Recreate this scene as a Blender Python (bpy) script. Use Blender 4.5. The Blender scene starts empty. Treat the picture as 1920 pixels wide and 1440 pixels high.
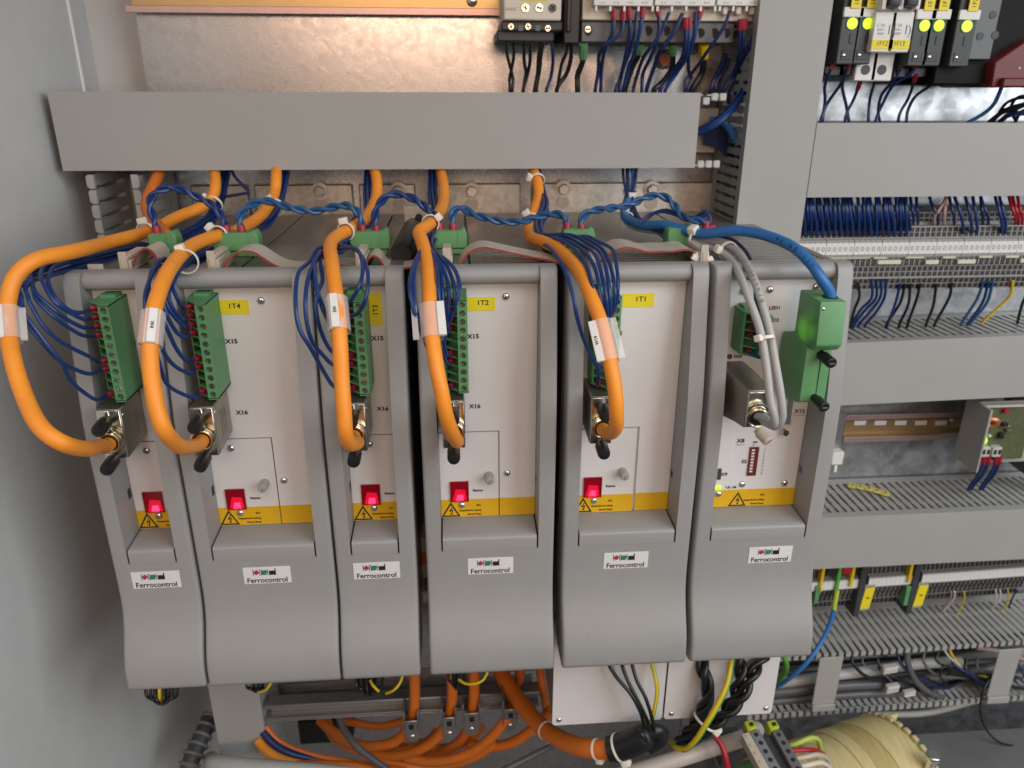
import bpy, bmesh, math, random
from mathutils import Vector as V, Matrix
D = bpy.data
SC = bpy.context.scene
COL = SC.collection
RND = random.Random(7)

# ------------------------------------------------------------------ camera
F_PX, PIT, YAW, ROL = 1420.6, 0.370287, 0.0746605, 0.0021777
cp, sp, cy, sy = math.cos(PIT), math.sin(PIT), math.cos(YAW), math.sin(YAW)
FW = V((sy*cp, cy*cp, -sp)); RT = V((cy, -sy, 0.0)); UP = RT.cross(FW)
CR = RT*math.cos(ROL) + UP*math.sin(ROL)
CU = -RT*math.sin(ROL) + UP*math.cos(ROL)
CAM = V((0.0, -0.47, 0.105))
cd = D.cameras.new("camera"); cam = D.objects.new("camera", cd); COL.objects.link(cam)
m = Matrix.Identity(4)
for i in range(3):
    m[i][0], m[i][1], m[i][2], m[i][3] = CR[i], CU[i], -FW[i], CAM[i]
cam.matrix_world = m
cd.sensor_width = 36.0; cd.lens = F_PX/1920*36.0
cd.clip_start = 0.01; cd.clip_end = 50.0
cd.dof.use_dof = True; cd.dof.focus_distance = 0.44; cd.dof.aperture_fstop = 13.0
SC.camera = cam

# ------------------------------------------------------------------ light: the room the cabinet stands in
SC.view_settings.view_transform = 'Standard'; SC.view_settings.look = 'None'
SC.view_settings.exposure = -0.08; SC.view_settings.gamma = 1.0
w = D.worlds.new("World"); SC.world = w; w.use_nodes = True
bg = w.node_tree.nodes["Background"]
bg.inputs[0].default_value = (0.62, 0.62, 0.62, 1); bg.inputs[1].default_value = 0.25

def area(name, loc, target, sx, sy_, power, color):
    l = D.lights.new(name, 'AREA'); l.shape = 'RECTANGLE'; l.size = sx; l.size_y = sy_
    l.energy = power; l.color = color
    o = D.objects.new(name, l); COL.objects.link(o); o.location = loc
    o.rotation_euler = (V(target)-V(loc)).to_track_quat('-Z', 'Y').to_euler()
    return o
area("window_light", (1.15, -1.0, 0.50), (0.1, 0.05, -0.05), 1.15, 1.15, 19.0, (0.90, 0.96, 1.0))
area("ceiling_light", (0.10, -1.15, 1.30), (0.0, 0.0, -0.15), 2.0, 1.0, 13, (1.0, 0.98, 0.96))
area("warm_lamp", (0.05, -2.1, 0.52), (0.0, 0.24, 0.15), 1.15, 0.36, 11.5, (1.0, 0.63, 0.43))

# ------------------------------------------------------------------ helpers
def at(x, y, Y=None, Z=None, X=None):
    """the point of the place that the photo shows at (x, y) of 1920 x 1440, on the plane Y, Z or X"""
    d = CR*((x-960)/F_PX) - CU*((y-720)/F_PX) + FW
    if X is not None: return CAM + d*((X-CAM.x)/d.x)
    if Z is not None: return CAM + d*((Z-CAM.z)/d.z)
    return CAM + d*((Y-CAM.y)/d.y)

def path(pts):
    out = []
    for p in pts:
        if isinstance(p, V): out.append(p)
        elif len(p) == 3: out.append(at(p[0], p[1], p[2]))
        else: out.append(at(p[0], p[1], Z=p[3]))
    return out

def sm(pts, k=5):
    """Catmull-Rom through the points"""
    P = [V(p) for p in pts]
    if len(P) < 3:
        return P
    Q = [P[0]*2-P[1]] + P + [P[-1]*2-P[-2]]
    out = []
    for i in range(1, len(Q)-2):
        a, b, c, d = Q[i-1], Q[i], Q[i+1], Q[i+2]
        for j in range(k):
            t = j/k
            out.append(0.5*((2*b)+(c-a)*t+(2*a-5*b+4*c-d)*t*t+(3*b-a-3*c+d)*t**3))
    out.append(P[-1])
    return out

class MB:
    def __init__(s): s.v = []; s.f = []
    def add(s, vs, fs):
        n = len(s.v); s.v += [tuple(v) for v in vs]; s.f += [tuple(i+n for i in f) for f in fs]; return s
    def box(s, x0, x1, y0, y1, z0, z1):
        return s.add([(x0,y0,z0),(x1,y0,z0),(x1,y1,z0),(x0,y1,z0),(x0,y0,z1),(x1,y0,z1),(x1,y1,z1),(x0,y1,z1)],
              [(0,3,2,1),(4,5,6,7),(0,1,5,4),(1,2,6,5),(2,3,7,6),(3,0,4,7)])
    def obox(s, c, ax, ay, az):
        """box round c with half-axis vectors"""
        c = V(c); vs = []
        for k in (-1, 1):
            for i, j in ((-1,-1),(1,-1),(1,1),(-1,1)):
                vs.append(c+V(ax)*i+V(ay)*j+V(az)*k)
        return s.add(vs, [(0,3,2,1),(4,5,6,7),(0,1,5,4),(1,2,6,5),(2,3,7,6),(3,0,4,7)])
    def prism(s, poly, axis, a, b):
        def P(u, v, t): return {'x': (t,u,v), 'y': (u,t,v), 'z': (u,v,t)}[axis]
        n = len(poly)
        vs = [P(u,v,a) for u,v in poly] + [P(u,v,b) for u,v in poly]
        fs = [tuple(range(n-1,-1,-1)), tuple(range(n,2*n))] + [(i,(i+1)%n,n+(i+1)%n,n+i) for i in range(n)]
        return s.add(vs, fs)
    def loft(s, secs, cap=True):
        """sections: equal-length closed loops"""
        n = len(secs[0]); vs = [p for c in secs for p in c]; fs = []
        for k in range(len(secs)-1):
            for i in range(n):
                fs.append((k*n+i, k*n+(i+1)%n, (k+1)*n+(i+1)%n, (k+1)*n+i))
        if cap: fs += [tuple(range(n-1,-1,-1)), tuple(range((len(secs)-1)*n, len(secs)*n))]
        return s.add(vs, fs)
    def tube(s, pts, r, n=8, cap=True):
        P = [V(p) for p in pts]; K = len(P)
        R = r if isinstance(r, (list, tuple)) else [r]*K
        T = [(P[min(i+1,K-1)]-P[max(i-1,0)]).normalized() for i in range(K)]
        a = T[0].orthogonal().normalized(); secs = []
        for i in range(K):
            a = a-T[i]*a.dot(T[i])
            a = a.normalized() if a.length > 1e-9 else T[i].orthogonal().normalized()
            b = T[i].cross(a)
            secs.append([P[i]+(a*math.cos(2*math.pi*j/n)+b*math.sin(2*math.pi*j/n))*R[i] for j in range(n)])
        return s.loft(secs, cap)
    def cyl(s, a, b, r, n=14, r2=None):
        return s.tube([a, b], [r, r if r2 is None else r2], n)
    def dome(s, c, d, r, h, n=12, k=3):
        c = V(c); d = V(d).normalized(); a = d.orthogonal().normalized(); b = d.cross(a)
        secs = [[c+(a*math.cos(2*math.pi*j/n)+b*math.sin(2*math.pi*j/n))*r*math.cos(t*1.45/k)+d*h*math.sin(t*1.45/k) for j in range(n)] for t in range(k+1)]
        return s.loft(secs)
    def torus(s, c, d, R, r, n=20, m=8, flat=1.0):
        c = V(c); d = V(d).normalized(); a = d.orthogonal().normalized(); b = d.cross(a); vs = []; fs = []
        for i in range(n):
            u = a*math.cos(2*math.pi*i/n)+b*math.sin(2*math.pi*i/n)
            for j in range(m):
                t = 2*math.pi*j/m
                vs.append(c+u*(R+r*math.cos(t))+d*r*flat*math.sin(t))
        for i in range(n):
            for j in range(m):
                fs.append((i*m+j, ((i+1)%n)*m+j, ((i+1)%n)*m+(j+1)%m, i*m+(j+1)%m))
        return s.add(vs, fs)
    def holeplate(s, c, u, v, hu, hv, r, depth, n=12):
        """rectangular cell with a round blind hole; u x v points out"""
        c = V(c); u = V(u).normalized(); v = V(v).normalized(); w_ = u.cross(v)
        A = [2*math.pi*(j+.5)/n for j in range(n)]
        ring = [c+(u*math.cos(t)+v*math.sin(t))*r for t in A]
        out = []
        for t in A:
            q = min(hu/max(abs(math.cos(t)),1e-6), hv/max(abs(math.sin(t)),1e-6))
            out.append(c+u*(math.cos(t)*q)+v*(math.sin(t)*q))
        low = [p-w_*depth for p in ring]
        vs = out+ring+low
        fs = [(j,(j+1)%n,n+(j+1)%n,n+j) for j in range(n)]+[(n+j,n+(j+1)%n,2*n+(j+1)%n,2*n+j) for j in range(n)]+[tuple(range(2*n,3*n))]
        # corners
        for sx, sz in ((1,1),(-1,1),(-1,-1),(1,-1)):
            k = len(vs); vs.append(c+u*hu*sx+v*hv*sz)
            t0 = math.atan2(sz*hv, sx*hu) % (2*math.pi)
            j = max((q for q in range(n) if A[q] <= t0), default=n-1)
            fs.append((j, k, (j+1)%n))
        return s.add(vs, fs)

LOC = {}
def base(o): return LOC.get(o.name, V((0,0,0)))

def ob(name, mb, mat, parent=None, bevel=0.0, smooth=True, kind=None, seg=1, ang=38):
    me = D.meshes.new(name)
    bm = bmesh.new()
    vs = [bm.verts.new(v) for v in mb.v]
    for f in mb.f:
        try: bm.faces.new([vs[i] for i in f])
        except ValueError: pass
    bmesh.ops.recalc_face_normals(bm, faces=bm.faces)
    if bevel:
        es = [e for e in bm.edges if len(e.link_faces) == 2 and e.calc_face_angle(0) > 0.6]
        bmesh.ops.bevel(bm, geom=es, offset=bevel, segments=seg, affect='EDGES', clamp_overlap=True, profile=0.6)
    if parent is None:
        lo = V((min(v.co.x for v in bm.verts), min(v.co.y for v in bm.verts), min(v.co.z for v in bm.verts)))
        hi = V((max(v.co.x for v in bm.verts), max(v.co.y for v in bm.verts), max(v.co.z for v in bm.verts)))
        L = V(((lo.x+hi.x)/2, (lo.y+hi.y)/2, lo.z))
    else:
        L = base(parent)
    for v in bm.verts: v.co -= L
    bm.to_mesh(me); bm.free()
    me.materials.append(mat)
    if smooth:
        me.shade_smooth(); me.set_sharp_from_angle(angle=math.radians(ang))
    o = D.objects.new(name, me); COL.objects.link(o)
    LOC[o.name] = L.copy()
    if parent is None: o.location = L
    else: o.parent = parent
    if kind: o["kind"] = kind
    return o

def tag(o, label, cat, group=None):
    o["label"] = label; o["category"] = cat
    if group: o["group"] = group
    return o

def thing(name, loc, label, cat, group=None):
    o = D.objects.new(name, None); COL.objects.link(o); o.empty_display_size = 0.01
    o.location = loc; LOC[o.name] = V(loc)
    return tag(o, label, cat, group)

def dup(o, off, label=None, parent=None):
    """copy of a thing with its parts and their sub-parts, moved by off"""
    c = o.copy(); COL.objects.link(c)
    if parent is None: c.location = V(o.location)+V(off)
    else: c.parent = parent
    LOC[c.name] = base(o)+V(off)
    if label: c["label"] = label
    for ch in o.children: dup(ch, off, None, c)
    return c

def share(name, o, off, parent):
    """alike part: same mesh, moved"""
    c = o.copy(); COL.objects.link(c); c.name = name; c.parent = parent; c.location = V(o.location)+V(off)
    LOC[c.name] = base(o)+V(off)
    return c

_TXT = {}
def text(name, s, c, h, mat, parent, right=(1,0,0), up=(0,0,1), bold=0.0, wmax=None, align='CENTER', lift=0.00012, sx=1.0):
    """flat printed lettering round the point c"""
    bold = bold*1.5
    key = (s, bold)
    if key not in _TXT:
        cu = D.curves.new("print", 'FONT'); cu.body = s; cu.size = 1.0; cu.offset = bold; cu.resolution_u = 3
        tmp = D.objects.new("print", cu); COL.objects.link(tmp)
        bpy.context.view_layer.update()
        me = D.meshes.new_from_object(tmp.evaluated_get(bpy.context.evaluated_depsgraph_get()))
        co = [v.co.copy() for v in me.vertices]; fs = [tuple(p.vertices) for p in me.polygons]
        D.objects.remove(tmp); D.curves.remove(cu); D.meshes.remove(me)
        _TXT[key] = (co, fs)
    co, fs = _TXT[key]
    x0 = min(v.x for v in co); x1 = max(v.x for v in co)
    y0 = min(v.y for v in co); y1 = max(v.y for v in co)
    k = h/0.72
    kx = k*sx
    if wmax: kx = wmax/(x1-x0)
    cx = {'CENTER': (x0+x1)/2, 'LEFT': x0, 'RIGHT': x1}[align]
    r = V(right).normalized(); u = V(up).normalized(); n = r.cross(u)
    vs = [V(c)+r*((v.x-cx)*kx)+u*((v.y-0.36)*k)+n*lift for v in co]
    mb = MB(); mb.add(vs, fs)
    me = D.meshes.new(name); L = base(parent)
    me.from_pydata([tuple(V(v)-L) for v in mb.v], [], mb.f); me.materials.append(mat)
    o = D.objects.new(name, me); COL.objects.link(o); o.parent = parent; LOC[o.name] = L
    return o

# ------------------------------------------------------------------ materials
MAT = {}
def mat(name, color, rough=0.5, metal=0.0, vary=0.06, nscale=60, bump=0.0, bscale=900, emit=None, estr=0, alpha=1.0, spec=0.5, coat=0.0, stretch=None, dirt=None, trans=0.0):
    mt = D.materials.new(name); mt.use_nodes = True; nt = mt.node_tree; N = nt.nodes; Lk = nt.links
    b = N["Principled BSDF"]
    b.inputs["Base Color"].default_value = (*color, 1); b.inputs["Roughness"].default_value = rough
    b.inputs["Metallic"].default_value = metal; b.inputs["Specular IOR Level"].default_value = spec
    b.inputs["Alpha"].default_value = alpha; b.inputs["Coat Weight"].default_value = coat
    b.inputs["Transmission Weight"].default_value = trans
    if emit: b.inputs["Emission Color"].default_value = (*emit, 1); b.inputs["Emission Strength"].default_value = estr
    tc = N.new("ShaderNodeTexCoord"); mp = N.new("ShaderNodeMapping"); Lk.new(tc.outputs["Object"], mp.inputs[0])
    if stretch: mp.inputs["Scale"].default_value = stretch
    if vary:
        n1 = N.new("ShaderNodeTexNoise"); n1.inputs["Scale"].default_value = nscale; n1.inputs["Detail"].default_value = 5
        n1.inputs["Roughness"].default_value = 0.65
        Lk.new(mp.outputs[0], n1.inputs["Vector"])
        rp = N.new("ShaderNodeValToRGB")
        c0 = [max(0, c*(1-vary)) for c in color]; c1 = [min(1, c*(1+vary)) for c in color]
        rp.color_ramp.elements[0].position = 0.3; rp.color_ramp.elements[1].position = 0.7
        rp.color_ramp.elements[0].color = (*c0, 1); rp.color_ramp.elements[1].color = (*c1, 1)
        Lk.new(n1.outputs[0], rp.inputs[0]); last = rp.outputs[0]
        if dirt:
            n3 = N.new("ShaderNodeTexNoise"); n3.inputs["Scale"].default_value = dirt[1]; n3.inputs["Detail"].default_value = 8
            n3.inputs["Roughness"].default_value = 0.75
            Lk.new(tc.outputs["Object"], n3.inputs["Vector"])
            r3 = N.new("ShaderNodeValToRGB"); r3.color_ramp.elements[0].position = dirt[2]; r3.color_ramp.elements[1].position = dirt[3]
            r3.color_ramp.elements[0].color = (0,0,0,1); r3.color_ramp.elements[1].color = (1,1,1,1)
            Lk.new(n3.outputs[0], r3.inputs[0])
            mx = N.new("ShaderNodeMix"); mx.data_type = 'RGBA'
            Lk.new(r3.outputs[0], mx.inputs["Factor"]); Lk.new(last, mx.inputs["A"]); mx.inputs["B"].default_value = (*dirt[0], 1)
            last = mx.outputs["Result"]
        Lk.new(last, b.inputs["Base Color"])
        mr = N.new("ShaderNodeMapRange"); mr.inputs["To Min"].default_value = max(0.02, rough-0.07); mr.inputs["To Max"].default_value = min(1, rough+0.07)
        Lk.new(n1.outputs[0], mr.inputs[0]); Lk.new(mr.outputs[0], b.inputs["Roughness"])
    if bump:
        n2 = N.new("ShaderNodeTexNoise"); n2.inputs["Scale"].default_value = bscale; n2.inputs["Detail"].default_value = 3
        Lk.new(mp.outputs[0], n2.inputs["Vector"])
        bp = N.new("ShaderNodeBump"); bp.inputs["Strength"].default_value = bump; bp.inputs["Distance"].default_value = 0.0004
        Lk.new(n2.outputs[0], bp.inputs["Height"]); Lk.new(bp.outputs[0], b.inputs["Normal"])
    MAT[name] = mt
    return mt

def zinc(name, c0, c1, scale, rough):
    """spangled galvanised sheet"""
    mt = D.materials.new(name); mt.use_nodes = True; nt = mt.node_tree; N = nt.nodes; Lk = nt.links
    b = N["Principled BSDF"]; b.inputs["Metallic"].default_value = 1.0
    tc = N.new("ShaderNodeTexCoord")
    n1 = N.new("ShaderNodeTexNoise"); n1.inputs["Scale"].default_value = scale; n1.inputs["Detail"].default_value = 6; n1.inputs["Distortion"].default_value = 1.2
    n2 = N.new("ShaderNodeTexVoronoi"); n2.inputs["Scale"].default_value = scale*4
    Lk.new(tc.outputs["Object"], n1.inputs["Vector"]); Lk.new(tc.outputs["Object"], n2.inputs["Vector"])
    ad = N.new("ShaderNodeMath"); ad.operation = 'MULTIPLY_ADD'; ad.inputs[1].default_value = 0.18
    sep = N.new("ShaderNodeSeparateColor"); Lk.new(n2.outputs["Color"], sep.inputs[0])
    Lk.new(sep.outputs[0], ad.inputs[0]); Lk.new(n1.outputs[0], ad.inputs[2])
    rp = N.new("ShaderNodeValToRGB"); rp.color_ramp.elements[0].position = 0.36; rp.color_ramp.elements[1].position = 0.74
    rp.color_ramp.elements[0].color = (*c0, 1); rp.color_ramp.elements[1].color = (*c1, 1)
    Lk.new(ad.outputs[0], rp.inputs[0]); Lk.new(rp.outputs[0], b.inputs["Base Color"])
    mr = N.new("ShaderNodeMapRange"); mr.inputs["From Min"].default_value = 0.3; mr.inputs["From Max"].default_value = 0.8
    mr.inputs["To Min"].default_value = rough+0.05; mr.inputs["To Max"].default_value = rough-0.04
    Lk.new(ad.outputs[0], mr.inputs[0]); Lk.new(mr.outputs[0], b.inputs["Roughness"])
    bp = N.new("ShaderNodeBump"); bp.inputs["Strength"].default_value = 0.10; bp.inputs["Distance"].default_value = 0.0006
    Lk.new(n1.outputs[0], bp.inputs["Height"]); Lk.new(bp.outputs[0], b.inputs["Normal"])
    MAT[name] = mt
    return mt

M_ZINC = zinc("galvanised_sheet", (0.46, 0.46, 0.46), (0.56, 0.56, 0.56), 75, 0.28)
M_ZINCR = zinc("veined_galvanised_sheet", (0.27, 0.275, 0.285), (0.60, 0.61, 0.63), 30, 0.40)
M_ZINC2 = zinc("dull_zinc", (0.36, 0.35, 0.32), (0.52, 0.51, 0.47), 70, 0.46)
M_WALL = mat("cabinet_paint", (0.60, 0.60, 0.59), 0.55, vary=0.03, nscale=30, bump=0.15, bscale=700)
M_FRAME = mat("grey_plastic", (0.305, 0.305, 0.300), 0.46, vary=0.03, nscale=25, bump=0.05, bscale=2500, dirt=((0.25,0.245,0.235), 60, 0.66, 0.85))
M_PANEL = mat("white_panel", (0.70, 0.685, 0.68), 0.5, vary=0.02, nscale=18, bump=0.03, dirt=((0.55,0.53,0.5), 45, 0.62, 0.9))
M_DUCT = mat("duct_plastic", (0.36, 0.36, 0.345), 0.5, vary=0.025, nscale=25, bump=0.04, bscale=1800)
M_DUCTL = mat("duct_plastic_light", (0.50, 0.49, 0.46), 0.5, vary=0.04, nscale=40)
M_GREEN = mat("green_plastic", (0.105, 0.29, 0.125), 0.46, vary=0.08, nscale=80, bump=0.04)
M_GREEN2 = mat("green_plastic_light", (0.115, 0.30, 0.125), 0.45, vary=0.07, nscale=90)
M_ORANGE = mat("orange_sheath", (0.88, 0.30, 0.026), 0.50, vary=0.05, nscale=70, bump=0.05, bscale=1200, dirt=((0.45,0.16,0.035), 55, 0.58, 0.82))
M_ORANGE2 = mat("orange_sheath_shaded", (0.66, 0.16, 0.012), 0.5, vary=0.06, nscale=70, dirt=((0.36,0.11,0.02), 60, 0.62, 0.85))  # darker copy of the orange: shade behind and under the drives in its colour
M_BLUE = mat("dark_blue_wire", (0.008, 0.036, 0.155), 0.36, vary=0.15, nscale=90)
M_NAVY = mat("navy_wire", (0.012, 0.024, 0.10), 0.38, vary=0.15, nscale=90)
M_TEAL = mat("teal_blue_wire", (0.02, 0.085, 0.22), 0.36, vary=0.15, nscale=90)
M_LBLUE = mat("bright_blue_sheath", (0.025, 0.15, 0.42), 0.4, vary=0.06, nscale=80, bump=0.03)
M_BLACK = mat("black_plastic", (0.012, 0.012, 0.013), 0.42, vary=0.2, nscale=90)
M_BLACKW = mat("black_wire", (0.010, 0.010, 0.011), 0.36, vary=0.2, nscale=90)
M_DARK = mat("dark_grey_plastic", (0.045, 0.048, 0.052), 0.5, vary=0.12, nscale=80)
M_DGREY = mat("mid_grey_plastic", (0.13, 0.13, 0.135), 0.5, vary=0.08, nscale=80)
M_RED = mat("red_ferrule", (0.30, 0.010, 0.03), 0.42, vary=0.15, nscale=120)
M_YEL = mat("yellow_label", (0.80, 0.66, 0.02), 0.5, vary=0.03)
M_STRIP = mat("warning_yellow", (0.70, 0.41, 0.006), 0.5, vary=0.03)
M_WHITE = mat("white_plastic", (0.74, 0.73, 0.70), 0.45, vary=0.03)
M_CREAM = mat("cream_plastic", (0.66, 0.60, 0.50), 0.5, vary=0.04)
M_LABEL = mat("white_label", (0.72, 0.72, 0.70), 0.42, vary=0.02)
M_INK = mat("black_print", (0.012, 0.012, 0.012), 0.6, vary=0)
M_INKG = mat("grey_print", (0.16, 0.16, 0.16), 0.6, vary=0)
M_INKB = mat("brown_print", (0.06, 0.03, 0.003), 0.6, vary=0)
M_LRED = mat("logo_red", (0.36, 0.04, 0.06), 0.5, vary=0)
M_LGRN = mat("logo_green", (0.03, 0.20, 0.11), 0.5, vary=0)
M_NICK = mat("nickel_shell", (0.36, 0.33, 0.28), 0.38, metal=0.9, vary=0.08, nscale=200, stretch=(1,1,0.15))
M_NICKL = mat("bright_nickel", (0.80, 0.75, 0.62), 0.22, metal=1.0, vary=0.05, nscale=120)
M_STEEL = mat("screw_steel", (0.72, 0.72, 0.70), 0.24, metal=1.0, vary=0.08, nscale=300)
M_ALU = mat("dull_aluminium", (0.42, 0.42, 0.42), 0.42, metal=0.9, vary=0.08, nscale=60, stretch=(0.2,1,1))
M_HOUS = mat("drive_sheet_metal", (0.36, 0.34, 0.31), 0.42, metal=0.75, vary=0.10, nscale=50, stretch=(1,0.25,1))
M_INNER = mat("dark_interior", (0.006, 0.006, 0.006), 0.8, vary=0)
M_RIB = mat("ribbon_cable_grey", (0.50, 0.44, 0.36), 0.5, vary=0.04)
M_RIBRED = mat("ribbon_red_edge", (0.33, 0.03, 0.025), 0.5, vary=0)
M_TIE = mat("natural_nylon", (0.78, 0.75, 0.66), 0.4, vary=0.03, trans=0.0)
M_CLEAR = mat("clear_sleeve", (0.95, 0.93, 0.90), 0.12, vary=0, alpha=0.30)
M_GREYC = mat("grey_sheath", (0.40, 0.40, 0.385), 0.45, vary=0.04, bump=0.03)
M_GREYD = mat("dark_grey_sheath", (0.10, 0.10, 0.105), 0.42, vary=0.08)
M_YG = mat("yellow_wire", (0.72, 0.50, 0.01), 0.42, vary=0.05)
M_GRNW = mat("green_wire", (0.10, 0.36, 0.05), 0.42, vary=0.05)
M_GOLD = mat("yellow_chromate", (0.62, 0.43, 0.20), 0.36, metal=0.8, vary=0.10, nscale=40, stretch=(0.25,1,1))
M_PINKZ = mat("pink_chromate_edge", (0.62, 0.44, 0.40), 0.36, metal=0.7, vary=0.06)
M_WIN = mat("red_display_window", (0.30, 0.005, 0.018), 0.2, vary=0)
M_GLOW = mat("lit_red_segment", (0.8, 0.02, 0.05), 0.4, vary=0, emit=(1.0, 0.03, 0.11), estr=5.0)
M_GLOW2 = mat("red_glow_in_window", (0.5, 0.01, 0.03), 0.4, vary=0, emit=(1.0, 0.008, 0.05), estr=0.9)
M_PANE = mat("red_window_pane", (0.45, 0.004, 0.02), 0.1, vary=0, alpha=0.25)
M_LED = mat("lit_green_led", (0.3, 0.9, 0.02), 0.4, vary=0, emit=(0.42, 1.0, 0.0), estr=1.5)
M_LEDG = mat("lit_lime_dot", (0.6, 0.9, 0.02), 0.4, vary=0, emit=(0.62, 1.0, 0.0), estr=1.0)
M_PCB = mat("circuit_board", (0.10, 0.115, 0.055), 0.4, vary=0.2, nscale=250)
M_COPPER = mat("copper_winding", (0.62, 0.22, 0.10), 0.35, metal=0.5, vary=0.1)
M_TAPE = mat("yellow_winding_tape", (0.60, 0.50, 0.24), 0.65, vary=0.16, nscale=90, bump=0.6, bscale=220, stretch=(5, .35, .35))
M_TAPE2 = mat("yellow_winding_tape_dark", (0.47, 0.37, 0.15), 0.65, vary=0.16, nscale=90, bump=0.6, bscale=220, stretch=(5, .35, .35))
M_DRED = mat("dark_red_plastic", (0.14, 0.018, 0.018), 0.45, vary=0.08)
M_TERM = mat("terminal_grey", (0.30, 0.30, 0.295), 0.5, vary=0.05, nscale=120)
M_FLOOR = mat("floor_sheet", (0.20, 0.20, 0.20), 0.45, metal=0.3, vary=0.08, nscale=25)
M_IVORY = mat("ivory_jumper", (0.62, 0.60, 0.48), 0.5, vary=0.03)
M_PINK = mat("pink_wire", (0.45, 0.28, 0.27), 0.45, vary=0.05)
M_WINERED = mat("red_wire", (0.40, 0.01, 0.025), 0.4, vary=0.1)
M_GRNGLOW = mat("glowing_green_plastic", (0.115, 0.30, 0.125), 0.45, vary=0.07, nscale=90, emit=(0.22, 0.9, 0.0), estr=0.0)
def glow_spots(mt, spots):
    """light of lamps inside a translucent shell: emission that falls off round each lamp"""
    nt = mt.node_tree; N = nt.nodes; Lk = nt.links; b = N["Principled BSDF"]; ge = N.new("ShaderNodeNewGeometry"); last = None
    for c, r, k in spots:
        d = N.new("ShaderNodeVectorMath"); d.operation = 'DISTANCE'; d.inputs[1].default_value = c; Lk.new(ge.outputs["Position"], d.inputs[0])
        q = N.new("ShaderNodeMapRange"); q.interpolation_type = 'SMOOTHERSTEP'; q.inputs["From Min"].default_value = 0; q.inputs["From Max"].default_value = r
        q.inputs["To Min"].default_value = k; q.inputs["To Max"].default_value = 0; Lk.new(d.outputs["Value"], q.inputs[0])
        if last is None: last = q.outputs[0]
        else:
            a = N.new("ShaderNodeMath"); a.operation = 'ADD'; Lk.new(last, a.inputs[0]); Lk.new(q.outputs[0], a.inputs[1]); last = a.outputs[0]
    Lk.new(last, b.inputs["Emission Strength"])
M_THUMB = mat("smoked_plastic", (0.36, 0.34, 0.30), 0.35, vary=0.12, nscale=200)
M_BEIGE = mat("beige_plastic", (0.50, 0.44, 0.36), 0.45, vary=0.05)

# ------------------------------------------------------------------ the setting
YB, YD = 0.238, 0.158          # mounting plate, front of the wiring ducts
ob("mounting_plate", MB().box(-0.2565, 0.264, YB, YB+0.003, -0.80, 0.40), M_ZINC, kind="structure", smooth=False)
ob("mounting_plate", MB().box(0.265, 0.80, YB, YB+0.003, -0.80, 0.40), M_ZINCR, kind="structure", smooth=False)
ob("cabinet_side_wall", MB().box(-0.313, -0.309, -0.30, 0.27, -0.95, 0.55), M_WALL, kind="structure", smooth=False)
ob("cabinet_rear_wall", MB().box(-0.309, 0.85, 0.27, 0.273, -0.95, 0.55), M_WALL, kind="structure", smooth=False)
ob("unseen_cabinet_roof", MB().box(-0.309, 0.85, -0.30, 0.27, 0.49, 0.494), M_WALL, kind="structure", smooth=False)  # unseen roof, added at a height that keeps light off the deep upper parts
ob("unseen_room_floor", MB().box(-4, 4, -5, -0.31, -1.32, -1.30), mat("concrete_floor", (0.07, 0.068, 0.065), 0.7, vary=0.2, nscale=3), kind="structure", smooth=False)  # unseen dark floor, added to cut the light coming from below
ob("cabinet_floor", MB().box(0.27, 0.85, -0.10, 0.166, -0.612, -0.588), M_FLOOR, kind="structure", bevel=0.003)
ob("cabinet_sump", MB().box(-0.309, 0.85, -0.30, YB, -0.80, -0.79), M_DGREY, kind="structure", smooth=False)
# folded seam that runs down the corner of the side wall
ob("wall_corner_seam", MB().tube([V((-0.3075, 0.236, 0.50)), V((-0.3075, 0.236, 0.098))], 0.0016, 8), M_LABEL, kind="structure")

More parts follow.
